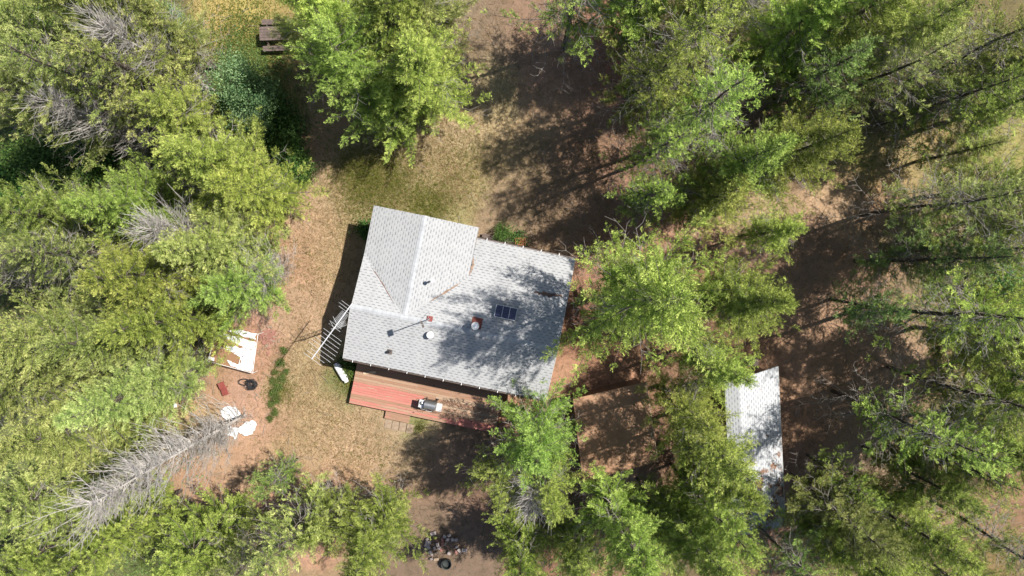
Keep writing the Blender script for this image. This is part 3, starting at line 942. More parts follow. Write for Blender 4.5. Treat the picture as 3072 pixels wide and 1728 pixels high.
# hose heap, ring, red chair, tarps
hp = P(252, 384, 0)
b = MB()
for i in range(26):
    a = i * 1.9; r_ = .15 + .012 * i
    b.tube([(hp.x + .2 * math.cos(i) * .4 + math.cos(a + s_) * (.12 + .008 * i) * random.uniform(.7, 1.2), hp.y + math.sin(a + s_) * (.12 + .008 * i), .03 + .012 * i * random.random() + .02) for s_ in np.linspace(0, 5.2, 12)], .014, 4)
for rr_ in (.3, .36):
    b.tube([(hp.x - .45 + rr_ * math.cos(s_), hp.y + .12 + rr_ * .55 * math.sin(s_), .05) for s_ in np.linspace(0, 6.28, 24)], .018, 4)
tag(b.build('garden_hose', M['dark']), 'tangled black hose heaped in front of the cold frame', 'hose')

rc_ = empty('plastic_chair', P(226, 391, 0), R(20))
tag(rc_, 'faded red plastic chair tipped over beside the dead grey tree', 'chair')
b = MB(); b.box(-.2, .2, -.22, .22, .18, .22); b.build('seat', M['red'], rc_, bevel=.02)
b = MB(); b.box(-.2, .2, .2, .26, .05, .2); b.box(-.2, .2, .22, .62, .22, .26, Matrix.Rotation(R(6), 4, 'X')); b.build('backrest', M['red'], rc_, bevel=.015)
for sx in (-.17, .17):
    for sy in (-.18, .18):
        b = MB(); b.tube([(sx, sy, .19), (sx * 1.15, sy * 1.15, 0)], .02, 5); b.build('leg', M['red'], rc_)


def tarp(name, px, py, pts, label, seed, h=.12):
    o0 = P(px, py, 0)
    r = random.Random(seed)
    pl = ragged(pts, .05, 4, seed)
    bm = bmesh.new()
    vs = [bm.verts.new((x, y, .02)) for x, y in pl]
    f = bm.faces.new(vs)
    bmesh.ops.triangulate(bm, faces=[f])
    bmesh.ops.subdivide_edges(bm, edges=bm.edges[:], cuts=3, use_grid_fill=True)
    for v_ in bm.verts:
        n_ = mnoise.noise(Vector((v_.co.x * 2.2 + seed * 9, v_.co.y * 2.2, 0)))
        ridge_ = 1 - abs(mnoise.noise(Vector((v_.co.x * 5 + seed, v_.co.y * 3.5, 4))))
        v_.co.z = .03 + max(0, n_ + .25) * h + ridge_ ** 4 * .07
    me = bpy.data.meshes.new(name); bm.to_mesh(me); bm.free()
    o = link_mesh(name, me, M['tarp'], smooth=True); o.location = o0
    return tag(o, label, 'tarp')


tarp('tarp', 244, 428, [(-.9, .1), (-.3, .05), (.1, .35), (.55, .5), (.8, .2), (.5, -.3), (.1, -.45), (-.25, -.2), (-.5, -.65), (-1.0, -.3)], 'crumpled white tarp lying on dirt beyond the dead grey tree', 3, .22)
tarp('tarp', 233, 414, [(-.7, .2), (-.3, .5), (.3, .4), (.5, .0), (.3, -.4), (-.4, -.3)], 'white tarp partly under the twigs of the dead grey tree', 5, .16)
tarp('tarp', 175, 405, [(-.12, .1), (.1, .15), (.15, -.1), (-.1, -.15)], 'tiny white plastic scrap on dry grass west of the dead grey tree', 6, .1)

# planter and landing north of the cabin
ld = MB(); ld.box(-.95, .95, -.3, .3, .2, .25)
o = ld.build('landing', M['wood'], bevel=.005); o.location = H(6.75, 5.0, 0); o.rotation_euler = (0, 0, HA)
tag(o, 'grey wooden landing boards against the north wall of the cabin', 'landing')
pl_ = empty('planter_box', H(8.05, 5.25, 0), HA + R(14))
tag(pl_, 'brown wooden planter box beside a leafy shrub behind the cabin', 'planter')
b = MB(); b.box(-.3, .3, -.24, -.2, 0, .4); b.box(-.3, .3, .2, .24, 0, .4); b.box(-.3, -.26, -.198, .198, 0, .4); b.box(.26, .3, -.198, .198, 0, .4); b.build('side_boards', M['planter'], pl_)
b = MB(); b.box(-.258, .258, -.197, .197, .02, .33); b.build('soil', M['planter'], pl_)

# stake
b = MB(); b.box(-.03, .03, -.03, .03, 0, .6); o = b.build('stake', M['lightwood']); o.location = P(858.3, 406, 0.3) - Vector((0, 0, .3)); o.rotation_euler = (R(9), 0, .3)
tag(o, 'short pale wooden stake standing in the shaded dirt east of the shed', 'stake')


# ------------------------------------------------------------------ fire ring blocks
def c8(x, y): return ((1200 + x / 8.587) / 3, (1560 + y / 8.587) / 3)


blocks = [(852, 345, 17, 150, 85, 'c'), (700, 485, 30, 80, 60, 'c'), (722, 575, 0, 150, 90, 'c'), (670, 650, -10, 80, 70, 'c'), (735, 690, 20, 75, 120, 'c'), (665, 735, -35, 60, 80, 'c'),
          (1142, 420, -25, 85, 75, 'c'), (1262, 390, 30, 90, 70, 'c'), (1222, 500, -20, 80, 85, 'c'), (1355, 495, 20, 75, 90, 'c'), (1448, 500, 3, 80, 80, 'c'), (1170, 610, -25, 55, 100, 'l'),
          (965, 635, 15, 70, 110, 'c'), (1005, 710, -30, 90, 80, 'c'), (890, 720, 25, 60, 90, 'c'), (1465, 690, 25, 75, 60, 'c'), (1510, 765, 35, 70, 60, 'c'), (1545, 805, -35, 70, 60, 'c'),
          (1660, 775, -5, 145, 90, 'c'), (1268, 850, -20, 90, 80, 'c'), (950, 850, 30, 125, 75, 'l'), (770, 815, 40, 90, 70, 'c'), (815, 880, -30, 80, 60, 'c'), (935, 1000, 8, 130, 70, 'l'), (810, 995, 20, 70, 60, 'c'),
          (1085, 520, 10, 70, 100, 'b'), (1100, 630, -10, 80, 110, 'b'), (1060, 780, 20, 60, 90, 'b'), (1445, 840, 25, 60, 120, 'b'), (940, 530, -40, 90, 60, 'b')]
bl_lab = {852: 'long grey concrete block set apart at the north edge of the fire ring', 1660: 'long grey concrete block at the east edge of the fire ring',
          1170: 'pale whitish block on the inner side of the fire ring', 950: 'large pale block at the south side of the fire ring', 935: 'pale block farthest south in the fire ring',
          722: 'wide grey block, largest of the stack on the west side of the fire ring', 1445: 'red brick lying apart near the eastern long block'}
for i, (x, y, a, w_, h_, kd) in enumerate(blocks):
    sx, sy = w_ * .0195 / 8.587 / 2 * 1.0, h_ * .0195 / 8.587 / 2
    b = MB(); b.box(-sx, sx, -sy, sy, 0, .19 if kd != 'b' else .09)
    o = b.build('brick' if kd == 'b' else 'concrete_block', {'c': M['concrete'], 'l': M['paver'], 'b': M['brick']}[kd], bevel=.01)
    p = P(*c8(x, y), .1); o.location = (p.x, p.y, rd.uniform(-.02, 0.01)); o.rotation_euler = (rd.uniform(-.08, .08), rd.uniform(-.08, .08), R(a))
    if x in bl_lab: lab = bl_lab[x]
    elif kd == 'b': lab = 'red brick in the middle of the fire ring'
    else: lab = 'small grey concrete block tumbled around the fire ring'
    tag(o, lab, 'brick' if kd == 'b' else 'block', 'bricks in the fire ring' if kd == 'b' else 'blocks tumbled around the fire ring')
p = P(*c8(1200, 1120), .2)
kt = empty('fire_pot', (p.x, p.y, 0), 0)
tag(kt, 'black round metal pot just south of the scattered fire ring blocks', 'pot')
b = MB(); b.lathe([(.2, .0), (.27, .12), (.29, .36), (.31, .38), (.27, .37), (.24, .14), (.05, .10)], 22); b.build('bowl', M['soil_pot'], kt, True)
b = MB(); b.tube([(.29 * math.cos(s_), .29 * math.sin(s_), .36 + .03) for s_ in np.linspace(.5, 2.4, 8)], .012, 5); b.build('handle', M['soil_pot'], kt)
# brick rubble by the shelter
for i in range(64):
    b = MB(); b.box(-.1, .1, -.05, .05, 0, .06)
    o = b.build('brick', M['brick'] if i % 4 else M['paver'])
    p = P(268 + rd.gauss(0, 4.2), 335 + rd.gauss(0, 6.5), 0); o.location = (p.x, p.y, 0); o.rotation_euler = (rd.uniform(-.15, .15), rd.uniform(-.15, .15), rd.uniform(0, 3))
    tag(o, 'broken red brick in the rubble patch beside the cold frame' if i % 4 else 'pale broken brick in the rubble patch beside the cold frame', 'brick', 'bricks in the rubble patch')


# ------------------------------------------------------------------ foliage builders
def quads_from(p, d, nrm, length, width, fwd=0.0):
    """kite shaped leaves: p origin, d direction, nrm normal (arrays)"""
    side = np.cross(d, nrm)
    side /= np.linalg.norm(side, axis=1, keepdims=True) + 1e-9
    L = length[:, None]; Wd = width[:, None]
    a = p
    b_ = p + d * L * .45 + side * Wd * .5
    c_ = p + d * L
    e = p + d * L * .45 - side * Wd * .5
    v = np.stack([a, b_, c_, e], 1).reshape(-1, 3)
    f = np.arange(len(p) * 4).reshape(-1, 4)
    return v, f


def unit(a): return a / (np.linalg.norm(a, axis=-1, keepdims=True) + 1e-9)


def fast_tubes(polys, n=3):
    """polys: list of (pts (k,3), radii (k,)) -> verts, quads"""
    V, F, off = [], [], 0
    ang = np.arange(n) * 2 * math.pi / n
    ca_, sa_ = np.cos(ang), np.sin(ang)
    for pts, rad in polys:
        pts = np.asarray(pts); k = len(pts)
        d = unit(np.gradient(pts, axis=0))
        ref = np.array([0, 0, 1.0]) if abs(d[0, 2]) < .8 else np.array([1.0, 0, 0])
        a = unit(np.cross(d, ref)); b_ = np.cross(d, a)
        ring = pts[:, None] + (a[:, None] * ca_[None, :, None] + b_[:, None] * sa_[None, :, None]) * np.asarray(rad)[:, None, None]
        V.append(ring.reshape(-1, 3))
        i = np.arange((k - 1) * n).reshape(k - 1, n)
        i2 = np.roll(i, -1, axis=1)
        F.append(np.stack([i, i + n, i2 + n, i2], -1).reshape(-1, 4) + off)
        off += k * n
    return np.concatenate(V), np.concatenate(F)


def conifer(seed, h=16.0, rmax=3.0, z0=.16, shape=.75, spacing=.46, gappy=.25, dead=34, twigd=.07, tuft=.06, lean=.02):
    r = np.random.default_rng(seed)
    # trunk
    zt = np.linspace(0, h, 14)
    bend = np.cumsum(r.normal(0, lean, (14, 2)), axis=0) * (zt[:, None] / h)
    tp = np.column_stack([bend, zt]); tr_ = .115 * (1 - zt / h) ** .8 + .015
    trunk = fast_tubes([(tp, tr_)], 8)
    tx = lambda z: np.array([np.interp(z, zt, bend[:, 0]), np.interp(z, zt, bend[:, 1])])
    bpoly, P_, D_, T_, N_ = [], [], [], [], []
    am = r.uniform(0, 6.28, 4)
    z = z0 * h
    phase = r.uniform(0, 6.28)
    gap_n = [(r.uniform(0, 6.28), r.uniform(z0 * h, h * .9)) for _ in range(7)]
    while z < h - .15:
        t = (z - z0 * h) / (h - z0 * h)
        prof = (math.sin(min(1, (t + .08) * 3.0) * math.pi / 2)) * (1 - t ** 1.5) ** (shape + .15)
        Lb = rmax * prof + .12
        nb = r.integers(4, 7)
        phase += r.uniform(.5, 1.6)
        for i in range(nb):
            az = phase + i * 2 * math.pi / nb + r.normal(0, .35)
            L = Lb * (r.uniform(.62, 1.12) + (.3 if r.random() < .08 else 0)) * (1 + .18 * math.sin(2 * az + am[0] + z * .5) + .16 * math.sin(3 * az + am[1] - z * .9))
            L = min(L, rmax * 1.2)
            if any(abs((az - ga + math.pi) % (2 * math.pi) - math.pi) < .45 and abs(z - gz) < 1.3 for ga, gz in gap_n): L *= r.uniform(.3, .7)
            if r.random() < gappy * .4: continue
            el = R(r.uniform(8, 30) + 28 * t ** 2 - 12 * (1 - t))
            k = 6
            bt_ = r.normal(0, .08)
            s = np.linspace(0, 1, k)
            hor = np.array([math.cos(az), math.sin(az), 0])
            side = np.array([-math.sin(az), math.cos(az), 0])
            cur = r.normal(0, .10) * L
            pts = np.array([*tx(z), z]) + hor * (s * L * math.cos(el))[:, None] + side * (s ** 2 * cur)[:, None]
            pts[:, 2] += s * L * math.sin(el) * .6 + s ** 2.2 * L * (.26 + .16 * r.random()) - .14 * L * np.sin(s * math.pi)
            bpoly.append((pts, np.linspace(.010 + .006 * L, .005, k)))
            # twigs
            nt_ = max(4, int(L * .9 / twigd))
            sp_ = np.linspace(.16, 1.0, nt_) + r.normal(0, .01, nt_)
            clump = .5 + .5 * np.sin(sp_ * r.uniform(8, 18) + r.uniform(0, 6))
            for j, s_ in enumerate(np.clip(sp_, 0, 1)):
                if clump[j] < gappy * r.random() * 1.6: continue
                i0 = min(int(s_ * (k - 1)), k - 2); f_ = s_ * (k - 1) - i0
                p0 = pts[i0] * (1 - f_) + pts[i0 + 1] * f_
                bd_ = unit(pts[i0 + 1] - pts[i0])
                sg = 1 if j % 2 else -1
                if s_ > .97: sg = 0
                td = unit(bd_ * r.uniform(.5, 1.0) + side * sg * r.uniform(.5, 1.0) + np.array([0, 0, r.uniform(-.05, .32)]))
                Lt = (.17 * L * (1 - s_) + .16) * r.uniform(.55, 1.25)
                m = max(2, int(Lt / tuft))
                q_ = np.linspace(.1, 1, m)
                pp = p0 + td * (q_ * Lt)[:, None] + np.array([0, 0, 1.0]) * (q_ ** 2 * Lt * .18)[:, None]
                P_.append(pp); D_.append(np.tile(td, (m, 1))); N_.append(np.tile(hor * (.55 + .5 * (1 - t)) * s_ + side * sg * .35 + [0, 0, 1.0], (m, 1)))
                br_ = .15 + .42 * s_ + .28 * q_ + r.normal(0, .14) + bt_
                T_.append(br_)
        z += spacing * r.uniform(.7, 1.3) * (1.0 - .5 * t)
    # leader
    m = 8
    P_.append(np.column_stack([np.tile(tx(h), (m, 1)), h - .5 + np.linspace(0, .6, m)])); D_.append(np.tile([0, 0, 1.0], (m, 1))); T_.append(np.full(m, .8)); N_.append(np.tile([.4, 0, 1.0], (m, 1)))
    P_ = np.concatenate(P_); D_ = np.concatenate(D_); N_ = np.concatenate(N_); T_ = np.concatenate(T_)
    rep = 8
    p = np.repeat(P_, rep, 0); d = np.repeat(D_, rep, 0); tt = np.repeat(T_, rep)
    n_ = len(p)
    p = p + r.normal(0, 1, (n_, 3)) * [.028, .028, .04]
    d = unit(d + r.normal(0, .42, (n_, 3)) + np.array([0, 0, .18]))
    nr = unit(unit(np.repeat(N_, rep, 0)) + r.normal(0, .42, (n_, 3)))
    v, f = quads_from(p, d, nr, r.uniform(.08, .15, n_), r.uniform(.015, .027, n_))
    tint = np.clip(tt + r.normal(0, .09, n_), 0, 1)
    # dead lower branches with fine grey twigs
    dp = []
    for i in range(dead):
        zz_ = h * r.uniform(.10, z0 + .50)
        az = r.uniform(0, 6.28); L = rmax * r.uniform(.45, .98) * (1 - max(0, zz_ / h - .4))
        hor = np.array([math.cos(az), math.sin(az), 0]); side = np.array([-math.sin(az), math.cos(az), 0])
        s = np.linspace(0, 1, 6)
        pts = np.array([*tx(zz_), zz_]) + hor * (s * L)[:, None] + side * (np.cumsum(r.normal(0, .05, 6)) * L)[:, None]
        pts[:, 2] += -.12 * L * np.sin(s * 3) + r.uniform(-.15, .3) * s * L
        dp.append((pts, np.linspace(.016, .006, 6)))
        for j in range(9):
            s_ = r.uniform(.25, 1); i0 = min(int(s_ * 5), 4)
            p0 = pts[i0] * (1 - (s_ * 5 - i0)) + pts[i0 + 1] * (s_ * 5 - i0)
            td = unit(hor * r.uniform(.2, 1) + side * r.choice([-1, 1]) * r.uniform(.3, 1) + np.array([0, 0, r.uniform(-.3, .4)]))
            Lt = r.uniform(.2, .7)
            mid = p0 + td * Lt * .5 + r.normal(0, .04, 3)
            dp.append((np.array([p0, mid, p0 + td * Lt + r.normal(0, .07, 3)]), [.009, .007, .004]))
    out = {}
    out['trunk'] = np_mesh('trunk', *trunk)
    out['branches'] = np_mesh('branches', *fast_tubes(bpoly, 3))
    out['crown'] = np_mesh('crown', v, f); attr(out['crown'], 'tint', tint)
    if dead: out['dead_branches'] = np_mesh('dead_branches', *fast_tubes(dp, 3))
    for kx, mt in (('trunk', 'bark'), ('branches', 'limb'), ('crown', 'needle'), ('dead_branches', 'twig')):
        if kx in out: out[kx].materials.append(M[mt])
    return out


def broadleaf(seed, h=4.0, rmax=1.6, nb=46, leafmat='leaf', leaf=.075, per=150, squash=.8):
    r = np.random.default_rng(seed)
    pol, P_, T_ = [], [], []
    for i in range(nb):
        u_ = unit(r.normal(0, 1, 3)); u_[2] = abs(u_[2]) * .9 + .05
        rad = r.uniform(.55, 1.0)
        tip = np.array([u_[0] * rmax * rad, u_[1] * rmax * rad, h * (.3 + .7 * u_[2] * rad * squash / .8)])
        tip[2] = min(tip[2], h)
        base = np.array([0, 0, h * r.uniform(.02, .3)])
        s = np.linspace(0, 1, 5)[:, None]
        pts = base * (1 - s) + tip * s; pts[:, 2] -= np.sin(s[:, 0] * math.pi) * .08 * h; pts[1:-1] += r.normal(0, .05, (3, 3))
        pol.append((pts, np.linspace(.012 + .006 * h, .005, 5)))
        cl = r.uniform(.14, .24) * rmax ** .5
        m = per
        off = r.normal(0, 1, (m, 3)) * [cl, cl, cl * .55]
        # leaves hang along the last third of the limb
        s_ = r.uniform(.45, 1.05, m)[:, None]
        P_.append(base * (1 - s_) + tip * s_ + off)
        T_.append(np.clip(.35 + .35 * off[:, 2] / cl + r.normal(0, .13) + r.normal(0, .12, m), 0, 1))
    p = np.concatenate(P_); tt = np.concatenate(T_); n_ = len(p)
    p[:, 2] = np.maximum(p[:, 2], .05)
    d = unit(r.normal(0, 1, (n_, 3)) * [1, 1, .5]); nr = unit(r.normal(0, .7, (n_, 3)) + [0, 0, .9])
    v, f = quads_from(p, d, nr, r.uniform(.7, 1.3, n_) * leaf, r.uniform(.45, .8, n_) * leaf)
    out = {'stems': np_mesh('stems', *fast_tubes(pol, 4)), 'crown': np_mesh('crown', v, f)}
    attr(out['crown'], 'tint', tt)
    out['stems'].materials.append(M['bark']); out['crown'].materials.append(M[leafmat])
    return out


def deadtree(seed, h=15.6, rmax=2.45):
    r = np.random.default_rng(seed)
    zt = np.linspace(0, h, 12)
    tp = np.column_stack([np.cumsum(r.normal(0, .015, 12)), np.cumsum(r.normal(0, .015, 12)), zt])
    pol = []
    z = .06 * h
    while z < h - .1:
        t = z / h
        Lb = rmax * (1.05 if t < .45 else 1.05 - .95 * (t - .45)) * (.8 + .3 * math.sin(z * 1.7))
        for i in range(4):
            az = r.uniform(0, 6.28); L = min(Lb * r.uniform(.35, 1.1), rmax * .98)
            hor = np.array([math.cos(az), math.sin(az), 0]); side = np.array([-math.sin(az), math.cos(az), 0])
            s = np.linspace(0, 1, 6)
            x0 = np.array([np.interp(z, zt, tp[:, 0]), np.interp(z, zt, tp[:, 1]), z])
            pts = x0 + hor * (s * L)[:, None] + side * (s ** 2 * r.normal(0, .15) * L)[:, None]
            pts[:, 2] += L * (s * r.uniform(.0, .7) + s ** 2 * r.uniform(.4, 1.1))
            pol.append((pts, np.linspace(.021, .006, 6)))
            for j in range(12):
                s_ = r.uniform(.12, 1); i0 = min(int(s_ * 5), 4); f_ = s_ * 5 - i0
                p0 = pts[i0] * (1 - f_) + pts[i0 + 1] * f_
                td = unit(hor * r.uniform(.3, 1) + side * r.choice([-1, 1]) * r.uniform(.2, .9) + np.array([0, 0, r.uniform(.2, 1.6)]))
                Lt = r.uniform(.3, .95)
                pol.append((np.array([p0, p0 + td * Lt * .5 + r.normal(0, .03, 3), p0 + td * Lt + [0, 0, .1 * Lt] + r.normal(0, .05, 3)]), [.009, .007, .004]))
        z += .23 * r.uniform(.7, 1.3)
    return {'trunk': np_mesh('trunk', *fast_tubes([(tp, .085 * (1 - zt / h) ** .8 + .02)], 8)), 'branches': np_mesh('branches', *fast_tubes(pol, 3))}


VAR = [
    conifer(1, rmax=3.0, shape=.70, gappy=.25, dead=26),
    conifer(2, rmax=2.7, shape=.62, gappy=.75, z0=.20, dead=40, spacing=.50),
    conifer(3, rmax=3.0, shape=.85, gappy=.20, z0=.12, spacing=.44, dead=20),
    conifer(4, rmax=3.2, shape=.55, gappy=.85, z0=.30, dead=60, spacing=.50, lean=.06),
    conifer(5, rmax=2.6, shape=.75, gappy=.30, z0=.20, dead=30),
    conifer(6, rmax=3.4, shape=.60, gappy=.35, z0=.18, dead=36, spacing=.46, lean=.04),
    conifer(77, rmax=4.1, shape=.55, gappy=.25, z0=.2, dead=40, spacing=.48, lean=.03),
]
print('variant faces', [len(v_['crown'].polygons) for v_ in VAR])


def plant_tree(var, loc, sxy, sz, rot, name, label, cat='tree', group=None, color=(1, 1, 1), tilt=(0, 0)):
    root = empty(name, loc, rot)
    root.rotation_euler = (tilt[0], tilt[1], rot)
    root.scale = (sxy, sxy, sz)
    tag(root, label, cat, group)
    for part, me in var.items():
        o = bpy.data.objects.new(part, me)
        COL.objects.link(o); o.parent = root
        o.color = (*color, 1)
    return root


